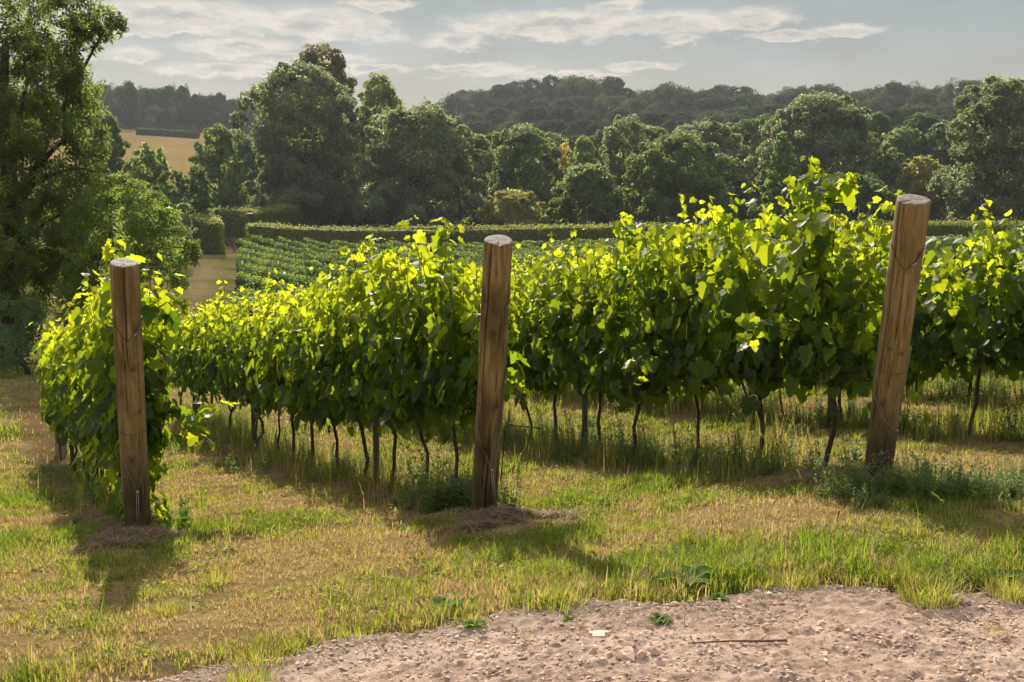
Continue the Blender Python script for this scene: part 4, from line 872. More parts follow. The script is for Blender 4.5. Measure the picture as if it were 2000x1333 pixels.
# ------------------------------------------------------------------ grass, straw and weeds
def in_frame(X, Y, m=60): u = X / Y * F + CX; return (u > -m) & (u < 2000 + m)
def scatter(y0, y1, dens, seed):
    rng = np.random.default_rng(seed); ar = (y1 ** 2 - y0 ** 2) / 2 * (3000 / F); n = int(ar * dens)
    Yv = np.sqrt(rng.uniform(y0 ** 2, y1 ** 2, n)); return Yv * rng.uniform(-1500, 1500, n) / F, Yv, rng
BL = (np.array([(-.5, 0, 0), (.5, 0, 0), (.36, .10, .55), (-.36, .10, .55), (0, .42, 1.0)]), [np.array([(0, 1, 2, 3)]), np.array([(3, 2, 4)])])
mb = MB()
for (y0, y1, dens, wd, sc) in ((4.0, 7.0, 7500, .0056, 1.0), (7.0, 10, 4200, .0068, 1.05), (10, 15, 1700, .009, 1.15), (15, 24, 420, .014, 1.35), (24, 46, 60, .03, 1.8)):
    X, Y, rng = scatter(y0, y1, dens, int(y0 * 10)); n0 = len(X)
    gf = green_field(X, Y); T = track(X, Y) * (Y < 7); st = strips(X, Y)
    clump = .5 * fbm(X * 7, Y * 7, 2) + .5 * vnoise(X * 17 + 3, Y * 17)
    keep = (rng.random(n0) < .42 + .9 * (gf - .3) + 2.2 * (clump - .5)) & (T < .30 + .65 * rng.random(n0) ** 3) & (rng.random(n0) > st * .75)
    keep &= ~((np.abs(X - pathline(Y)) < .9) & (Y > 24) & (rng.random(n0) < .7))
    X, Y, gf, clump = X[keep], Y[keep], gf[keep], clump[keep]; n = len(X)
    ed = np.exp(-((edgeY(X) + .18 - Y) / .25) ** 2) * (Y < 7.2) * (.15 + .85 * sstep(-1.1, -.3, X))
    green = sstep(.42, .70, gf + rng.normal(0, .11, n) + .06 * ed)
    hh = (.020 + .026 * green * rng.uniform(.4, 1.5, n) + .018 * rng.random(n) + .16 * np.maximum(gf - .62, 0) * rng.random(n) + .05 * ed * rng.random(n)) * sc * (.5 + 1.0 * clump) * np.where(Y < 7.4, .45 + 1.1 * fbm(X * 1.6 + 2, Y * 2.2, 3), 1)
    hh *= np.where(rng.random(n) < .025, 1.9, 1)
    a = rng.uniform(0, 6.283, n); V, Fs, t = inst(BL[0], BL[1], np.stack([X, Y, H(X, Y) + .0 + (fbm(X * 2.2, Y * 2.2, 4) - .5) * .07 * sstep(30, 8, np.hypot(X, Y)) - .008], -1), rotz(a),
        np.stack([wd * rng.uniform(.6, 1.4, n), hh * rng.uniform(.3, 2.6, n), hh], -1), np.clip(green * .85 + rng.normal(0, .12, n), 0, 1))
    mb.add(V, Fs, t)
# tufts of longer grass
X, Y, rng = scatter(4.4, 13, 9, 6); ok = (track(X, Y) * (Y < 7) < .45) & (rng.random(len(X)) < .25 + 1.5 * (green_field(X, Y) - .35)); X, Y = X[ok], Y[ok]
X = np.append(X, rng.uniform(-1.0, 2.3, 42)); ye = edgeY(X[-42:]) + rng.uniform(-.06, .16, 42); Y = np.append(Y, ye)
m = rng.integers(30, 110, len(X)); hh = np.repeat(rng.uniform(.04, .115, len(X)), m); gg = np.repeat(np.clip(rng.normal(.62, .2, len(X)), .1, .95), m); rr_ = np.repeat(rng.uniform(.03, .08, len(X)), m)
X = np.repeat(X, m); Y = np.repeat(Y, m); n = len(X); qx, qy = rng.normal(0, .6, (2, n)); a = np.arctan2(-qx, qy) + rng.normal(0, .5, n); X = X + qx * rr_; Y = Y + qy * rr_; hh = hh * rng.uniform(.5, 1.2, n)
V, Fs, t = inst(BL[0], BL[1], np.stack([X, Y, H(X, Y) + (fbm(X * 2.2, Y * 2.2, 4) - .5) * .07 - .01], -1), rotz(a), np.stack([rng.uniform(.0035, .0065, n), hh * rng.uniform(.4, 2.2, n), hh], -1), np.clip(gg + rng.normal(0, .15, n), 0, 1)); mb.add(V, Fs, t)
# tall thin grass along the row bases
for k, ta, tb, n, s0 in ((2, .3, 13, 4200, .9), (3, .3, 17, 11000, 1.1), (4, 1.5, 18, 7000, 1.1), (5, 3, 22, 3500, 1.1), (1, .4, 8, 900, .6)):
    t = rng.uniform(ta, tb, n); o = rng.normal(.05, .24, n); X = ROWX[k] - .4067 * t + .9135 * o; Y = 8 + .9135 * t + .4067 * o; ok = vnoise(X * 3, Y * 3) > .3; X, Y = X[ok], Y[ok]; n = len(X); hh = s0 * rng.uniform(.09, .46, n) * (.4 + .9 * vnoise(X * 2 + 5, Y * 2))
    V, Fs, tt = inst(BL[0], BL[1], np.stack([X, Y, H(X, Y) - .01], -1), rotz(rng.uniform(0, 6.28, n)), np.stack([rng.uniform(.004, .008, n), hh * rng.uniform(.2, 1.2, n), hh], -1), np.clip(rng.normal(.55, .18, n), 0, 1)); mb.add(V, Fs, tt)
# creeping broad leaves low in the sward
X, Y, rng = scatter(4.4, 12, 150, 5); ok = (track(X, Y) * (Y < 7) < .3) & (fbm(X * 2.2 + 8, Y * 2.2, 3) > .60); X, Y = X[ok], Y[ok]; m = 5
X = np.repeat(X, m); Y = np.repeat(Y, m); n = len(X); X = X + rng.normal(0, .022, n); Y = Y + rng.normal(0, .022, n); a = rng.uniform(0, 6.283, n)
V, Fs, t = inst(np.array([(0, 0, 0), (.3, .28, .06), (.8, .25, .04), (1, 0, -.05), (.8, -.25, .04), (.3, -.28, .06)]), [np.array([(0, 5, 4, 1), (1, 4, 3, 2)])], np.stack([X, Y, H(X, Y) + (fbm(X * 2.2, Y * 2.2, 4) - .5) * .07 + rng.uniform(.01, .04, n)], -1),
    frames(rng.normal(0, .4, (n, 3)) + [0, 0, 1.], np.stack([np.cos(a), np.sin(a), rng.uniform(-.1, .6, n)], -1)), rng.uniform(.014, .032, n), np.clip(rng.normal(.75, .15, n), 0, 1)); mb.add(V, Fs, t)
gr = mb.build('grass', M_grass); tag(gr, 'patchy dry and green mown grass covering the slope', 'grass', kind='stuff')

# straw mulch: cut dry grass lying round the posts and under the rows
mb = MB(); rng = np.random.default_rng(77); pts = []
for (px, py, Yd, rx, ry, n) in ((250, 1070, 7.6, .36, .34, 4200), (210, 1090, 7.3, .26, .24, 1600), (310, 1075, 7.5, .25, .2, 700), (985, 1020, 7.65, .40, .28, 4600), (930, 1040, 7.3, .26, .17, 1900), (1090, 1010, 7.6, .26, .14, 1300), (1600, 955, 7.8, .5, .25, 2200), (1330, 935, 9.2, .4, .3, 1200)):
    c = at(px, py, Yd); q = rng.normal(0, .5, (n, 2)); pts.append(np.stack([c[0] + q[:, 0] * rx, c[1] + q[:, 1] * ry, (.04 * np.exp(-(q ** 2).sum(1) * 2) + .008) * rng.random(n)], -1))
for k, t1, n in ((1, 8, 2500), (2, 13, 7000), (3, 14, 6500), (4, 12, 3000)):
    t = rng.uniform(-.2, t1, n); x = ROWX[k] - .4067 * t; y = 8 + .9135 * t; o = rng.normal(-.12, .17, n); pts.append(np.stack([x + .9135 * o, y + .4067 * o, .03 * rng.random(n)], -1))
xs = rng.uniform(-2.2, 2.6, 900); ys = edgeY(xs) - np.abs(rng.normal(0, .22, 900)); pts.append(np.stack([xs, ys, np.full(900, .012)], -1))   # straws blown on to the track edge
p = np.concatenate(pts); p = p[(p[:, 2] < -1) | (fbm(p[:, 0] * 4 + 3, p[:, 1] * 4, 3) > .30 + .22 * rng.random(len(p)))]; p = p[(p[:, 1] > 4) & (p[:, 1] < 26)]; n = len(p); Zb = H(p[:, 0], p[:, 1]) + (fbm(p[:, 0] * 2.2, p[:, 1] * 2.2, 4) - .5) * .07 + .035 * np.max([np.exp(-((row_dist(p[:, 0], p[:, 1], k) + .1) / .3) ** 2) for k in (1, 2, 3, 4)], 0) * (p[:, 1] > 7.2) - .004
pos = np.stack([p[:, 0], p[:, 1], Zb + p[:, 2]], -1); a = rng.uniform(0, 6.283, n); nr = rng.normal(0, .42, (n, 3)) + np.array([0, 0, 1.])
ST = (np.array([(-.5, -.5, 0), (0, -.5, .08), (0, .5, .08), (-.5, .5, 0), (.5, -.4, 0), (.5, .4, 0)]) * np.array([1, 1, 1]), [np.array([(0, 1, 2, 3), (1, 4, 5, 2)])])
ln = rng.uniform(.03, .12, n); V, Fs, t = inst(ST[0], ST[1], pos, frames(nr, np.stack([np.cos(a), np.sin(a), rng.normal(0, .2, n)], -1)), np.stack([ln, rng.uniform(.002, .0045, n), ln], -1), rng.random(n) ** 1.5)
mb.add(V, Fs, t); so = mb.build('straw_litter', M_straw); tag(so, 'brown cut straw lying round the post feet and under the vines', 'straw', kind='stuff')

def herb_mb(seed, h=.32, stems=9, spread=.10, leaf=.036, flowers=.06):
    rng = np.random.default_rng(seed); mb = MB()
    for i in range(stems):
        a = rng.uniform(0, 6.28); r0 = spread * rng.random(); hh = h * rng.uniform(.55, 1.1); t = np.linspace(0, 1, 5); lean = rng.uniform(.05, .3)
        cv = np.stack([r0 * math.cos(a) + lean * hh * math.cos(a) * t ** 1.5, r0 * math.sin(a) + lean * hh * math.sin(a) * t ** 1.5, hh * t - .02], -1); mb.add(*tube(cv, np.linspace(.0022, .001, 5), 3), tint=.35)
        m = int(16 + 30 * hh); tt = rng.uniform(.08, 1, m); p = np.stack([np.interp(tt, t, cv[:, j]) for j in range(3)], -1); b = rng.uniform(0, 6.28, m); up = rng.uniform(.1, .9, m)
        dr_ = np.stack([np.cos(b), np.sin(b), up], -1); nr = np.stack([-np.cos(b) * .6, -np.sin(b) * .6, np.ones(m)], -1) + rng.normal(0, .3, (m, 3)); ll = leaf * rng.uniform(.6, 1.4, m) * (1.2 - .6 * tt)
        tV = np.array([(0, 0, 0), (.45, .22, .05), (1, 0, -.08), (.45, -.22, .05)]); tF = [np.array([(0, 3, 2, 1)])]
        V, Fs, tn = inst(tV, tF, p, frames(nr, dr_), ll, np.clip(rng.normal(.4, .18, m), 0, .8)); mb.add(V, Fs, tn)
        if rng.random() < flowers * 8:
            m = 5; p = cv[-1] + rng.normal(0, .012, (m, 3)); V, Fs, tn = inst(tV, tF, p, frames(rng.normal(0, 1, (m, 3)) + [0, 0, 1], rng.normal(0, 1, (m, 3))), np.full(m, .012), np.full(m, rng.choice([.97, .75]))); mb.add(V, Fs, tn)
    return mb
def gz(x, y): return h1(x, y) + (float(fbm(x * 2.2, y * 2.2, 4)) - .5) * .07
herbs = [herb_mb(500 + i, h=[.30, .36, .24, .42, .2, .28][i], stems=[9, 8, 10, 7, 9, 12][i], leaf=[.036, .03, .04, .034, .045, .026][i]) for i in range(6)]
hm = [(np.concatenate(b.V), b.Fs, np.concatenate(b.T)) for b in herbs]
def hgrp(b):
    d = {}
    for f in b.Fs: d.setdefault(f.shape[1], []).append(f)
    return [np.concatenate(v) for v in d.values()]
hF = [hgrp(b) for b in herbs]
mb = MB(); rng = np.random.default_rng(31); spots = []
for k, ta, tb, n, s0 in ((2, .2, 13, 230, .85), (3, .3, 17, 430, 1.0), (4, 1.5, 18, 360, 1.05), (5, 3, 22, 300, 1.1), (6, 6, 22, 160, 1.1), (1, .5, 8, 70, .6)):
    t = rng.uniform(ta, tb, n); o = rng.normal(.08, .25, n)
    for q in range(n): spots.append((ROWX[k] - .4067 * t[q] + .9135 * o[q], 8 + .9135 * t[q] + .4067 * o[q], s0 * rng.uniform(.5, 1.15)))
for q in range(150):   # weedy strip round the right post and out of frame to the right
    c = at(rng.uniform(1600, 2060), 990, 7.25 + rng.normal(0, .22)); spots.append((c[0], c[1], rng.uniform(.35, .7)))
for q in range(26):
    c = at(rng.normal(885, 32), 960, 8.35 + rng.normal(0, .2)); spots.append((c[0], c[1], rng.uniform(.6, 1.0)))
spots = np.array(spots); jv = rng.integers(0, 6, len(spots)); Hs = H(spots[:, 0], spots[:, 1]) + (fbm(spots[:, 0] * 2.2, spots[:, 1] * 2.2, 4) - .5) * .07
for j in range(6):
    k_ = jv == j; m = k_.sum()
    if not m: continue
    V, Fs, _ = inst(hm[j][0], hF[j], np.stack([spots[k_, 0], spots[k_, 1], Hs[k_]], -1), rotz(rng.uniform(0, 6.28, m)), spots[k_, 2], 0); mb.add(V, Fs, np.tile(hm[j][2], m))
wo = mb.build('undergrowth', M_herb); tag(wo, 'grey-green weeds and wild flowers growing under the vine rows', 'weeds', kind='stuff')

def weed(name, label, cat, px, py, Y, mbf, mat, scale=1.0, group=None, flat=False):
    c = onflat(px, py, 0) if flat else at(px, py, Y); z = (float(track_z(np.array([c[0]]), np.array([c[1]]))[0]) if flat else gz(c[0], c[1])) - .004
    o = mbf.build(name, mat, loc=(c[0], c[1], z)); o.scale = (scale,) * 3; o.rotation_euler = (0, 0, (px * 1.7) % 6.28); tag(o, label, cat, group); return o
weed('weed_clump', 'tall grey-green weed clump at the left foot of the middle post', 'weed', 868, 985, 8.15, herb_mb(601, .40, 24, .20, .034), M_herb)
weed('weed_clump', 'pale weed with open sprays above the clump left of the middle post', 'weed', 835, 955, 8.7, herb_mb(602, .55, 10, .12, .04), M_herb)
weed('weed_clump', 'bushy weed in front of the leaning post, left of its foot', 'weed', 1665, 985, 7.2, herb_mb(603, .26, 20, .16, .03), M_herb)
weed('weed_clump', 'weed with small white flowers right in front of the leaning post', 'weed', 1725, 990, 7.1, herb_mb(604, .30, 16, .12, .03, .12), M_herb)
weed('weed_clump', 'dark weed tangle to the right of the leaning post', 'weed', 1850, 985, 7.15, herb_mb(605, .26, 26, .24, .04), M_herb)
weed('weed_clump', 'tall thin weed standing just right of the middle post', 'weed', 1003, 985, 7.9, herb_mb(606, .38, 7, .08, .04), M_herb)
weed('weed_clump', 'upright weed in the dry grass right of the left post', 'weed', 345, 1035, 8.0, herb_mb(607, .30, 9, .08, .05, 0), M_grass and M_broad)

def rosette_mb(seed, n=11, L=.10, w=.3, lift=.5):
    rng = np.random.default_rng(seed); mb = MB()
    for i in range(n):
        a = i * 2.4 + rng.normal(0, .3); l = L * rng.uniform(.6, 1.15); up = lift * rng.uniform(.4, 1.3); s = np.linspace(0, 1, 6)
        mid_ = np.stack([l * s * math.cos(a), l * s * math.sin(a), l * (up * s - .7 * up * s ** 2)], -1); wv = l * w * np.array([.15, .6, .95, 1.05, .75, .05]) * .5 * (1 + .2 * np.sin(np.arange(6) * 2.1)); side_ = np.array([-math.sin(a), math.cos(a), .0])
        V = np.concatenate([mid_ + side_ * wv[:, None] + [0, 0, .15 * l * w], mid_, mid_ - side_ * wv[:, None] + [0, 0, .15 * l * w]]); Fq = [(r * 6 + q, r * 6 + q + 1, (r + 1) * 6 + q + 1, (r + 1) * 6 + q) for r in range(2) for q in range(5)]
        mb.add(V, np.array(Fq), tint=float(np.clip(rng.normal(.6, .2), 0, 1)))
    return mb
weed('weed_rosette', 'bright green toothed rosette in the dry grass right of the middle post', 'weed', 1198, 978, 8.0, rosette_mb(1, 18, .12, .34, .55), M_broad)
weed('weed_rosette', 'broad dark green dock leaves right of the leaning post', 'weed', 1925, 985, 7.2, rosette_mb(2, 16, .19, .4, 1.1), M_broad)
weed('weed_rosette', 'bright green plant on the gravel beside two stones', 'weed', 1290, 1222, 0, rosette_mb(3, 14, .055, .6, 1.2), M_broad, flat=True)
weed('weed_rosette', 'light green sprig on bare gravel below the verge, left of centre', 'weed', 926, 1222, 0, rosette_mb(4, 16, .06, .42, .9), M_broad, flat=True)
weed('weed_rosette', 'tiny green seedling on grey gravel between two larger weeds', 'weed', 1113, 1218, 0, rosette_mb(5, 9, .03, .55, 1.2), M_broad, flat=True)
weed('weed_rosette', 'flat green sprig at the left start of the gravel', 'weed', 796, 1243, 0, rosette_mb(6, 9, .05, .4, .5), M_broad, flat=True)
weed('weed_rosette', 'dark lobed weed under the verge grass above the gravel', 'weed', 1340, 1148, 5.25, rosette_mb(7, 26, .15, .5, .9), M_broad)
weed('weed_rosette', 'small round-leaved weed at the gravel edge below the lobed weed', 'weed', 1405, 1172, 0, rosette_mb(8, 14, .05, .7, .7), M_broad, flat=True)
weed('weed_rosette', 'creeping weed at the edge of the gravel below the grass', 'weed', 870, 1190, 5.1, rosette_mb(9, 22, .08, .45, .8), M_broad)
weed('weed_rosette', 'leafy weed at the lower right verge', 'weed', 1955, 1150, 5.3, rosette_mb(10, 20, .10, .45, .9), M_broad)
def tuft_mb(seed, n=160, h=.11, r=.09, green=.6):
    rng = np.random.default_rng(seed); q = rng.normal(0, .45, (n, 2)) * r; d = np.hypot(q[:, 0], q[:, 1]); q *= np.minimum(1, r * .8 / (d + 1e-6))[:, None]; a = np.arctan2(-q[:, 0], q[:, 1]) + rng.normal(0, .5, n); hh = h * rng.uniform(.5, 1.2, n) * np.exp(-(d / r) ** 2 * .4)
    mb = MB(); mb.add(*inst(BL[0], BL[1], np.stack([q[:, 0], q[:, 1], np.full(n, -.01)], -1), rotz(a), np.stack([rng.uniform(.003, .006, n), hh * rng.uniform(.5, 2.0, n), hh], -1), np.clip(rng.normal(green, .2, n), 0, 1))); return mb
for i, (px, py, n, h, r, gn, lab) in enumerate([(1815, 1172, 420, .12, .15, .62, 'thick green grass tuft growing out of the gravel on the right'), (480, 1318, 260, .10, .13, .6, 'green grass tuft at the bottom edge left of the gravel'), (505, 1262, 320, .09, .15, .5, 'dark-rooted grass tuft where gravel meets grass on the left'),
      (1035, 1240, 90, .03, .09, .7, 'thin low grass patch lying on the gravel'), (1945, 1240, 80, .05, .08, .35, 'sparse dry grass tuft on the gravel at the right'), (1545, 1140, 300, .12, .13, .55, 'grass tuft spilling over the gravel edge'), (1110, 1165, 460, .15, .2, .62, 'lush grass tuft overhanging the gravel edge'), (1975, 1160, 320, .13, .13, .6, 'grass tuft at the right frame edge above the gravel')]):
    weed('grass_tuft', lab, 'grass tuft', px, py, 0, tuft_mb(700 + i, n, h, r, gn), M_grass, flat=True)
def stalk_mb(seed, h, lean, head=.05, tint=.2):
    rng = np.random.default_rng(seed); t = np.linspace(0, 1, 9); cv = np.stack([lean * h * t ** 1.8, .02 * np.sin(t * 3), h * t - .02], -1); mb = MB(); mb.add(*tube(cv, np.linspace(.0016, .0009, 9), 4), tint=tint)
    return mb, cv
def stalk(label, px, py, Y, h, lean, head, seed, tint=.15, dark=False):
    c = at(px, py, Y); root = empty('grass_stalk', (c[0], c[1], gz(c[0], c[1]))); tag(root, label, 'grass stalk', 'tall grass stalks')
    mb, cv = stalk_mb(seed, h, lean, tint=tint); mb.build('stem', M_grass, root)
    rng = np.random.default_rng(seed); m = int(60 * head / .08); tt = 1 - rng.random(m) * head / h; p = np.stack([np.interp(tt, np.linspace(0, 1, 9), cv[:, j]) for j in range(3)], -1); d = np.stack([rng.normal(0, .35, m) + lean, rng.normal(0, .35, m), np.ones(m)], -1)
    hb = MB(); hb.add(*inst(np.array([(0, 0, 0), (.5, .3, .1), (1, 0, 0), (.5, -.3, -.1)]), [np.array([(0, 1, 2, 3)])], p, frames(rng.normal(0, 1, (m, 3)), d), rng.uniform(.007, .013, m), np.full(m, tint)))
    hb.build('seed_head', M_grass if not dark else M_rust, root)
for i, q in enumerate([('pale grass stalk with seed head leaning over lush grass in the centre', 1095, 1108, 6.0, .22, .45, .08, .2, False), ('tall curved green stalk just right of the pale seed head', 1120, 1110, 6.1, .42, .6, .05, .75, False),
      ('dark plantain spike in the verge left of the leaning post', 1651, 1075, 6.2, .17, -.05, .05, .5, True), ('thin green stalk in the verge below the leaning post', 1585, 1070, 6.3, .34, -.25, .05, .7, False), ('thin arching stalk crossing the dry grass left of the leaning post', 1560, 1050, 6.6, .5, -.45, .06, .7, False),
      ('straight green stalk in the right verge', 1618, 1060, 6.4, .3, -.1, .04, .7, False), ('bent straw stalk at the left start of the gravel', 765, 1235, 5.0, .16, .3, .04, .05, False), ('long green stalk leaning left at the lower right verge', 1920, 1110, 5.6, .36, -.7, .05, .7, False), ('dry stalk standing at the foot of the left post', 285, 1085, 7.3, .13, .2, .05, .1, False),
      ('dry reddish stalk in the grass left of the left post', 100, 1120, 6.4, .12, -.5, .05, .05, False), ('short plantain spike beside the dark one', 1635, 1078, 6.2, .12, .05, .04, .5, True)]):
    stalk(*q[:7], 800 + i, q[7], q[8])

# ------------------------------------------------------------------ stones, gravel, twig
def hull_rock(seed, flat=.6):
    rng = np.random.default_rng(seed); bm = bmesh.new()
    for p in unit(rng.normal(0, 1, (13, 3))) * rng.uniform(.75, 1.1, (13, 1)): bm.verts.new((p[0], p[1] * .85, p[2] * flat))
    r = bmesh.ops.convex_hull(bm, input=bm.verts); bmesh.ops.delete(bm, geom=[e for e in r['geom_interior'] if isinstance(e, bmesh.types.BMVert)], context='VERTS')
    bmesh.ops.triangulate(bm, faces=bm.faces); bm.verts.index_update(); V = np.array([v.co[:] for v in bm.verts]); Ft = np.array([[v.index for v in f.verts] for f in bm.faces]); bm.free(); return V, Ft
def rock_mat():
    m, nt, out = newmat('stone'); L = nt.links; a = N(nt, 'ShaderNodeAttribute', attribute_name='tint'); geo = N(nt, 'ShaderNodeNewGeometry'); nz = N(nt, 'ShaderNodeTexNoise'); nz.inputs['Scale'].default_value = 90; nz.inputs['Detail'].default_value = 5; L.new(geo.outputs['Position'], nz.inputs['Vector'])
    mr = N(nt, 'ShaderNodeMapRange'); mr.inputs[3].default_value = .65; mr.inputs[4].default_value = 1.3; L.new(nz.outputs['Fac'], mr.inputs[0])
    v = N(nt, 'ShaderNodeVectorMath', operation='SCALE'); L.new(ramp(nt, a.outputs['Fac'], [(0, (.28, .215, .175)), (.4, (.54, .39, .30)), (.7, (.64, .49, .385)), (1, (.78, .66, .54))]), v.inputs[0]); L.new(mr.outputs[0], v.inputs['Scale'])
    p = N(nt, 'ShaderNodeBsdfPrincipled'); p.inputs['Roughness'].default_value = .85; p.inputs['Specular IOR Level'].default_value = .25; L.new(v.outputs[0], p.inputs['Base Color']); b = N(nt, 'ShaderNodeBump'); b.inputs['Strength'].default_value = .4; b.inputs['Distance'].default_value = .003
    L.new(nz.outputs['Fac'], b.inputs['Height']); L.new(b.outputs[0], p.inputs['Normal']); L.new(p.outputs[0], out.inputs[0]); return m
M_rock = rock_mat()
tz = lambda x, y: float(track_z(np.array([x]), np.array([y]))[0])
def stone(px, py, wpx, label, seed, tint, group='loose stones on the gravel track', flat=.6):
    c = onflat(px, py, 0); r = wpx / F * c[1] / 2; V, Ft = hull_rock(seed, flat)
    o = MB().add(V * r, Ft, tint).build('stone', M_rock, loc=(c[0], c[1], tz(c[0], c[1]) + r * flat * .35)); o.rotation_euler = (.1 * math.sin(seed), .1 * math.cos(seed), seed * 1.3); tag(o, label, 'stone', group)
pile = [(1212, 1300, 34), (1232, 1308, 32), (1254, 1306, 36), (1226, 1290, 30), (1250, 1292, 26), (1200, 1312, 26), (1278, 1300, 22), (1205, 1288, 22), (1262, 1284, 24), (1232, 1278, 22), (1190, 1300, 20), (1302, 1302, 20), (1280, 1290, 20), (1176, 1306, 18), (1160, 1292, 22)]
for i, (px, py, w) in enumerate(pile): stone(px, py, w * 1.2, 'tan angular stone in the small heap at the bottom centre', 900 + i, .5 + .1 * math.sin(i * 3), 'stones of the small heap', .7)
for i, (px, py, w, lab, tn) in enumerate([(1319, 1212, 24, 'rounded grey stone behind the bright green plant on the gravel', .35), (1306, 1220, 20, 'tan stone touching the bright green plant on the gravel', .55), (1268, 1232, 24, 'angular brown stone left below the bright green plant', .3), (1436, 1212, 24, 'grey pointed stone on the gravel right of the bright plant', .25),
      (1405, 1216, 24, 'tan stone left of the grey pointed stone', .5), (1318, 1186, 22, 'brown stone near the lobed weed at the gravel edge', .35), (1442, 1192, 22, 'brown stone beside a white chip near the gravel edge', .4), (1460, 1220, 20, 'flat tan stone right of the grey pointed stone', .45), (1340, 1226, 16, 'small tan stone below the rounded grey stone', .5),
      (1115, 1252, 24, 'brown stone left of the pale flat block', .3), (1088, 1279, 24, 'dark grey flat stone at the left of the pale block', .1), (1060, 1260, 26, 'broad tan stone left of the pale block', .5), (936, 1290, 26, 'tan flat stone in the gravel left of the heap', .55), (962, 1293, 20, 'reddish stone in the gravel left of the heap', .35), (872, 1330, 24, 'grey stone at the bottom edge left of the heap', .25),
      (960, 1325, 30, 'broad stone at the bottom edge of the gravel', .5), (820, 1258, 24, 'pinkish stone in the gravel below the bent straw stalk', .4), (675, 1290, 30, 'dark lump of stone at the left of the gravel', .2), (916, 1308, 22, 'pale stone between the heap and the bottom edge', .7), (1378, 1304, 16, 'small stone right of the heap', .4), (1730, 1176, 18, 'grey stone near the grass tuft on the gravel', .3), (1935, 1255, 18, 'small brown stone at the right of the gravel', .3)]):
    stone(px, py, w, lab, 930 + i, tn, flat=.5)
rng = np.random.default_rng(88)
for i in range(120):
    px, py = rng.uniform(600, 2000), 1333 - 150 * rng.random() ** 1.2; c = onflat(px, py, 0)
    if track(np.array([c[0]]), np.array([c[1]]))[0] < .95: continue
    stone(px, py, 9 + 13 * rng.random() ** 2.5, 'small loose stone lying on the gravel track', 1000 + i, float(rng.uniform(.15, .8)), 'small stones strewn over the track', .5)
n = 40000; Yv = np.sqrt(rng.uniform(3.8 ** 2, 6.2 ** 2, n)); Xv = Yv * rng.uniform(-1070, 1070, n) / F; T = track(Xv, Yv); kp = (T > .9 - .3 * rng.random(n)) & (fbm(Xv * 3, Yv * 4, 3) > .30 + .3 * rng.random(n)); Xv, Yv = Xv[kp], Yv[kp]; n = len(Xv); mb = MB()
s = .0024 + .012 * rng.random(n) ** 3.6; j = rng.integers(0, 6, n); Zt = track_z(Xv, Yv)
for q in range(6):
    k_ = j == q; V, Ft = hull_rock(1200 + q, .42); V = V * np.array([1.25, .8, 1]); m = k_.sum(); mb.add(*inst(V, [Ft], np.stack([Xv[k_], Yv[k_], Zt[k_] + s[k_] * .25], -1), rotz(rng.uniform(0, 6.28, m)), s[k_], np.clip(rng.normal(.36, .24, m), 0, 1)))
po = mb.build('gravel_chips', M_rock); tag(po, 'fine stone chips covering the track', 'gravel', kind='stuff')
# pale flat block, twig
c = onflat(1170, 1250, 0); ol = np.array([(-.038, .03), (.034, .034), (.042, .012), (.024, .006), (.02, -.034), (-.03, -.036), (-.026, -.005), (-.042, .004)]); nb = len(ol)
V = np.concatenate([np.c_[ol, np.full(nb, -.01)], np.c_[ol * .96, np.full(nb, .016)]]); mb = MB(); mb.add(V, [np.array([(i, (i + 1) % nb, nb + (i + 1) % nb, nb + i) for i in range(nb)]), np.array([[nb + i for i in range(nb)]])], tint=.62)
o = mb.build('stone', M_rock, loc=(c[0], c[1], tz(c[0], c[1]) + .004)); tag(o, 'pale cream flat broken block lying on the gravel', 'stone')
a0, a1 = onflat(1344, 1278, 0), onflat(1535, 1270, 0); t = np.linspace(0, 1, 12)[:, None]; tw = a0 + (a1 - a0) * t; tw[:, 1] += .008 * np.sin(t[:, 0] * 5); tw[:, 2] = [tz(x, y) + .007 for x, y in tw[:, :2]]; tw[:, 2] = np.convolve(np.pad(tw[:, 2], 2, 'edge'), np.ones(5) / 5, 'valid') + .003
mb = MB(); mb.add(*tube(tw, np.linspace(.0025, .0055, 12), 7)); mb.add(*tube([tw[8], tw[8] + np.array([.03, .03, .012])], [.003, .0012], 5)); o = mb.build('twig', simplemat('twig_bark', (.08, .05, .03), (.2, .12, .07), 60), smooth=True); tag(o, 'long thin brown twig lying on the gravel', 'twig')
# dry straws lying on the track edge
# ------------------------------------------------------------------ haze
hb = bpy.data.meshes.new('haze'); s = 1050; zb, zt = -14, 110
bv = [(x, y, z) for z in (zb, zt) for y in (-s, s) for x in (-s, s)]; hb.from_pydata(bv, [], [(0, 2, 3, 1), (4, 5, 7, 6), (0, 1, 5, 4), (2, 6, 7, 3), (0, 4, 6, 2), (1, 3, 7, 5)])
m, nt, out = newmat('haze'); pv = N(nt, 'ShaderNodeVolumePrincipled'); pv.inputs['Color'].default_value = (.78, .86, .95, 1); pv.inputs['Density'].default_value = .00016; pv.inputs['Anisotropy'].default_value = .35; nt.links.new(pv.outputs[0], out.inputs['Volume'])
hb.materials.append(m); ho = bpy.data.objects.new('haze', hb); C.objects.link(ho); tag(ho, 'thin pale summer haze over the valley', 'haze', kind='stuff')

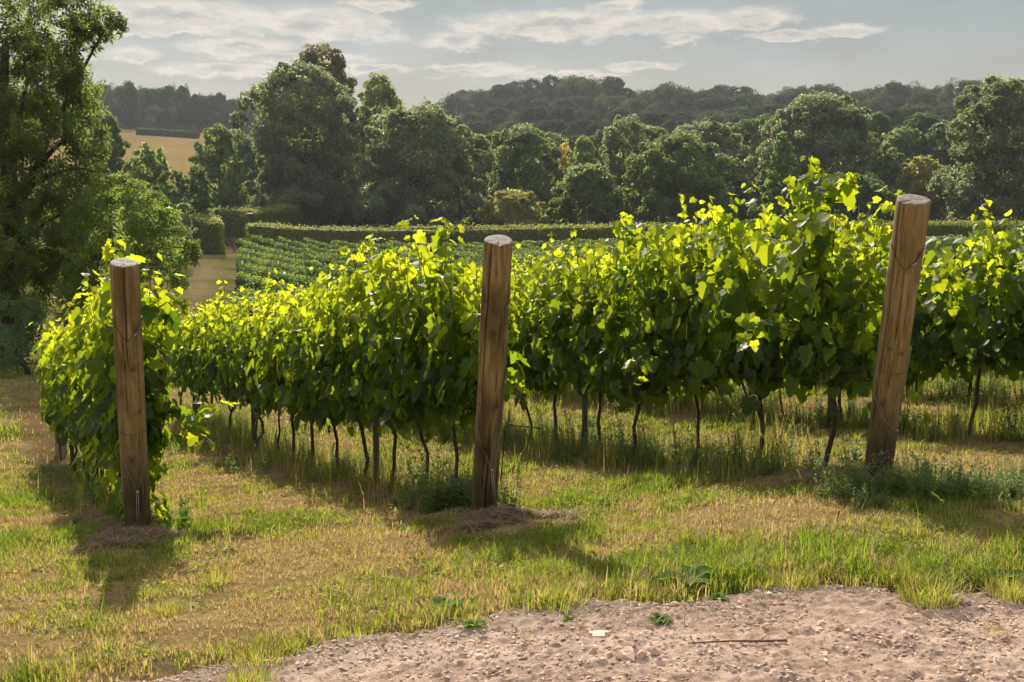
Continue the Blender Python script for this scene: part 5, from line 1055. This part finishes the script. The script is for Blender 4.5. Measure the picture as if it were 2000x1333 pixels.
# ------------------------------------------------------------------ light and sky
SUN_AZ, SUN_EL = rad(-15), rad(34)                    # azimuth from +Y towards +X
sd = Vector((math.sin(SUN_AZ) * math.cos(SUN_EL), math.cos(SUN_AZ) * math.cos(SUN_EL), math.sin(SUN_EL)))
sl = bpy.data.lights.new('sun', 'SUN'); sl.energy = 5.0; sl.angle = rad(.55); sl.color = (1, .90, .74); so_ = bpy.data.objects.new('sun', sl); C.objects.link(so_); so_.rotation_euler = (-sd).to_track_quat('-Z', 'Y').to_euler()
w = bpy.data.worlds.new('World'); S.world = w; w.use_nodes = True; nt = w.node_tree; nt.nodes.clear(); L = nt.links
out = N(nt, 'ShaderNodeOutputWorld'); bg = N(nt, 'ShaderNodeBackground'); L.new(bg.outputs[0], out.inputs[0]); bg.inputs[1].default_value = .075
skyn = N(nt, 'ShaderNodeTexSky'); skyn.sky_type = 'NISHITA'; skyn.sun_disc = False; skyn.sun_elevation = SUN_EL; skyn.sun_rotation = SUN_AZ; skyn.air_density = 1.0; skyn.dust_density = 1.2; skyn.ozone_density = 1.5
tc = N(nt, 'ShaderNodeTexCoord'); sx = N(nt, 'ShaderNodeSeparateXYZ'); L.new(tc.outputs['Generated'], sx.inputs[0])
def MATH(op, a, b=None, c=None):
    n = N(nt, 'ShaderNodeMath', operation=op)
    for i, v in enumerate((a, b, c)):
        if v is None: continue
        if isinstance(v, (int, float)): n.inputs[i].default_value = v
        else: L.new(v, n.inputs[i])
    return n.outputs[0]
az = MATH('ARCTAN2', sx.outputs['X'], sx.outputs['Y']); el = MATH('ARCSINE', sx.outputs['Z'])
cv = N(nt, 'ShaderNodeCombineXYZ'); L.new(MATH('MULTIPLY', az, 1.0), cv.inputs[0]); L.new(MATH('MULTIPLY', el, 2.6), cv.inputs[1])
def NOISE(scale, detail, rough=.55, off=0):
    mp = N(nt, 'ShaderNodeMapping'); mp.inputs['Location'].default_value = (off, off * .7, 0); L.new(cv.outputs[0], mp.inputs[0])
    n = N(nt, 'ShaderNodeTexNoise'); n.inputs['Scale'].default_value = scale; n.inputs['Detail'].default_value = detail; n.inputs['Roughness'].default_value = rough; L.new(mp.outputs[0], n.inputs['Vector']); return n.outputs['Fac']
n1 = NOISE(34, 7, .6); n2 = NOISE(90, 6, .6, 4); nb_ = NOISE(12, 5, .5, 9)
eld = MATH('ADD', el, MATH('MULTIPLY', MATH('SUBTRACT', n1, .5), .020)); azd = MATH('ADD', az, MATH('MULTIPLY', MATH('SUBTRACT', nb_, .5), .10))
tot = None
clouds = [(350, 42, 200, 34), (620, 48, 165, 34), (480, 100, 130, 18), (250, 122, 75, 14), (1080, 48, 220, 30), (1290, 50, 170, 26), (1450, 45, 110, 24), (905, 82, 110, 20), (1640, 76, 75, 12), (1540, 84, 90, 10), (470, 145, 170, 16), (930, 135, 100, 10), (1330, 86, 60, 10), (720, 140, 120, 10), (60, 60, 200, 30), (1180, 20, 70, 14), (-500, 60, 300, 30), (2500, 50, 300, 26), (1250, 135, 90, 8), (300, 70, 240, 16), (560, 122, 170, 11), (1060, 150, 190, 8), (760, 20, 120, 8)]
for (px, py, wx, hy) in clouds:
    a0 = math.atan2(px - CX, F); e0 = math.atan((400 - py) / F); dx = MATH('MULTIPLY', MATH('SUBTRACT', azd, a0), F / wx)
    dy = MATH('MULTIPLY', MATH('SUBTRACT', eld, e0 - hy * .35 / F), F / (hy * 1.08))
    v = MATH('SUBTRACT', 1.0, MATH('SQRT', MATH('ADD', MATH('MULTIPLY', dx, dx), MATH('MULTIPLY', dy, dy)))); tot = v if tot is None else MATH('MAXIMUM', tot, v)
val = MATH('ADD', tot, MATH('ADD', MATH('MULTIPLY', MATH('SUBTRACT', n2, .5), .40), MATH('MULTIPLY', MATH('SUBTRACT', n1, .5), .9)))
def MR(v, a, b, c, d): 
    n = N(nt, 'ShaderNodeMapRange'); n.interpolation_type = 'SMOOTHSTEP'; n.inputs[1].default_value = a; n.inputs[2].default_value = b; n.inputs[3].default_value = c; n.inputs[4].default_value = d; L.new(v, n.inputs[0]); return n.outputs[0]
alpha = MR(val, -.10, .58, 0, .90)
core = MR(MATH('ADD', val, MATH('MULTIPLY', MATH('SUBTRACT', n1, .5), .5)), .25, .85, 0, 1)
def MIXC(f, a, b):
    n = N(nt, 'ShaderNodeMix', data_type='RGBA')
    for i, v in ((0, f), (6, a), (7, b)):
        if isinstance(v, (int, float)): n.inputs[i].default_value = v
        elif isinstance(v, tuple): n.inputs[i].default_value = (*v, 1)
        else: L.new(v, n.inputs[i])
    return n.outputs[2]
K_ = 1 / .075
veil_c = MIXC(MR(el, 0.0, .17, 0, 1), tuple(np.array([.315, .238, .178]) * K_), tuple(np.array([.180, .214, .220]) * K_))      # thin high veil: warm low, blue-grey higher
base = MIXC(MR(nb_, .3, .7, .90, .97), skyn.outputs[0], veil_c)
mps = N(nt, 'ShaderNodeMapping'); mps.inputs['Location'].default_value = (.004, .016, 0); L.new(cv.outputs[0], mps.inputs[0])
ns = N(nt, 'ShaderNodeTexNoise'); ns.inputs['Scale'].default_value = 34; ns.inputs['Detail'].default_value = 7; ns.inputs['Roughness'].default_value = .6; L.new(mps.outputs[0], ns.inputs['Vector'])
rel = MR(MATH('SUBTRACT', n1, ns.outputs['Fac']), -.10, .10, 1, 0)
cloud_c = MIXC(MATH('MULTIPLY', MATH('ADD', MATH('MULTIPLY', core, .5), MATH('MULTIPLY', rel, .32)), 1.0), tuple(np.array([.56, .485, .42]) * K_), tuple(np.array([.20, .215, .22]) * K_))
high = MIXC(MR(NOISE(5, 5, .55, 3), .4, .62, 0, 1), skyn.outputs[0], tuple(np.array([.72, .70, .68]) / .075))   # broken white cloud added above the view to lift the ambient light
L.new(MIXC(MR(el, .2, .45, 0, 1), MIXC(alpha, base, cloud_c), high), bg.inputs[0])

# ------------------------------------------------------------------ render settings
S.view_settings.view_transform = 'Standard'; S.view_settings.look = 'None'; S.view_settings.exposure = 0.68; S.view_settings.gamma = 1
cy = S.cycles; cy.max_bounces = 8; cy.diffuse_bounces = 3; cy.glossy_bounces = 2; cy.transmission_bounces = 5; cy.transparent_max_bounces = 4; cy.volume_bounces = 0; cy.use_denoising = True; cy.denoising_prefilter = 'ACCURATE'; cy.caustics_reflective = False; cy.caustics_refractive = False; cy.sample_clamp_indirect = 4
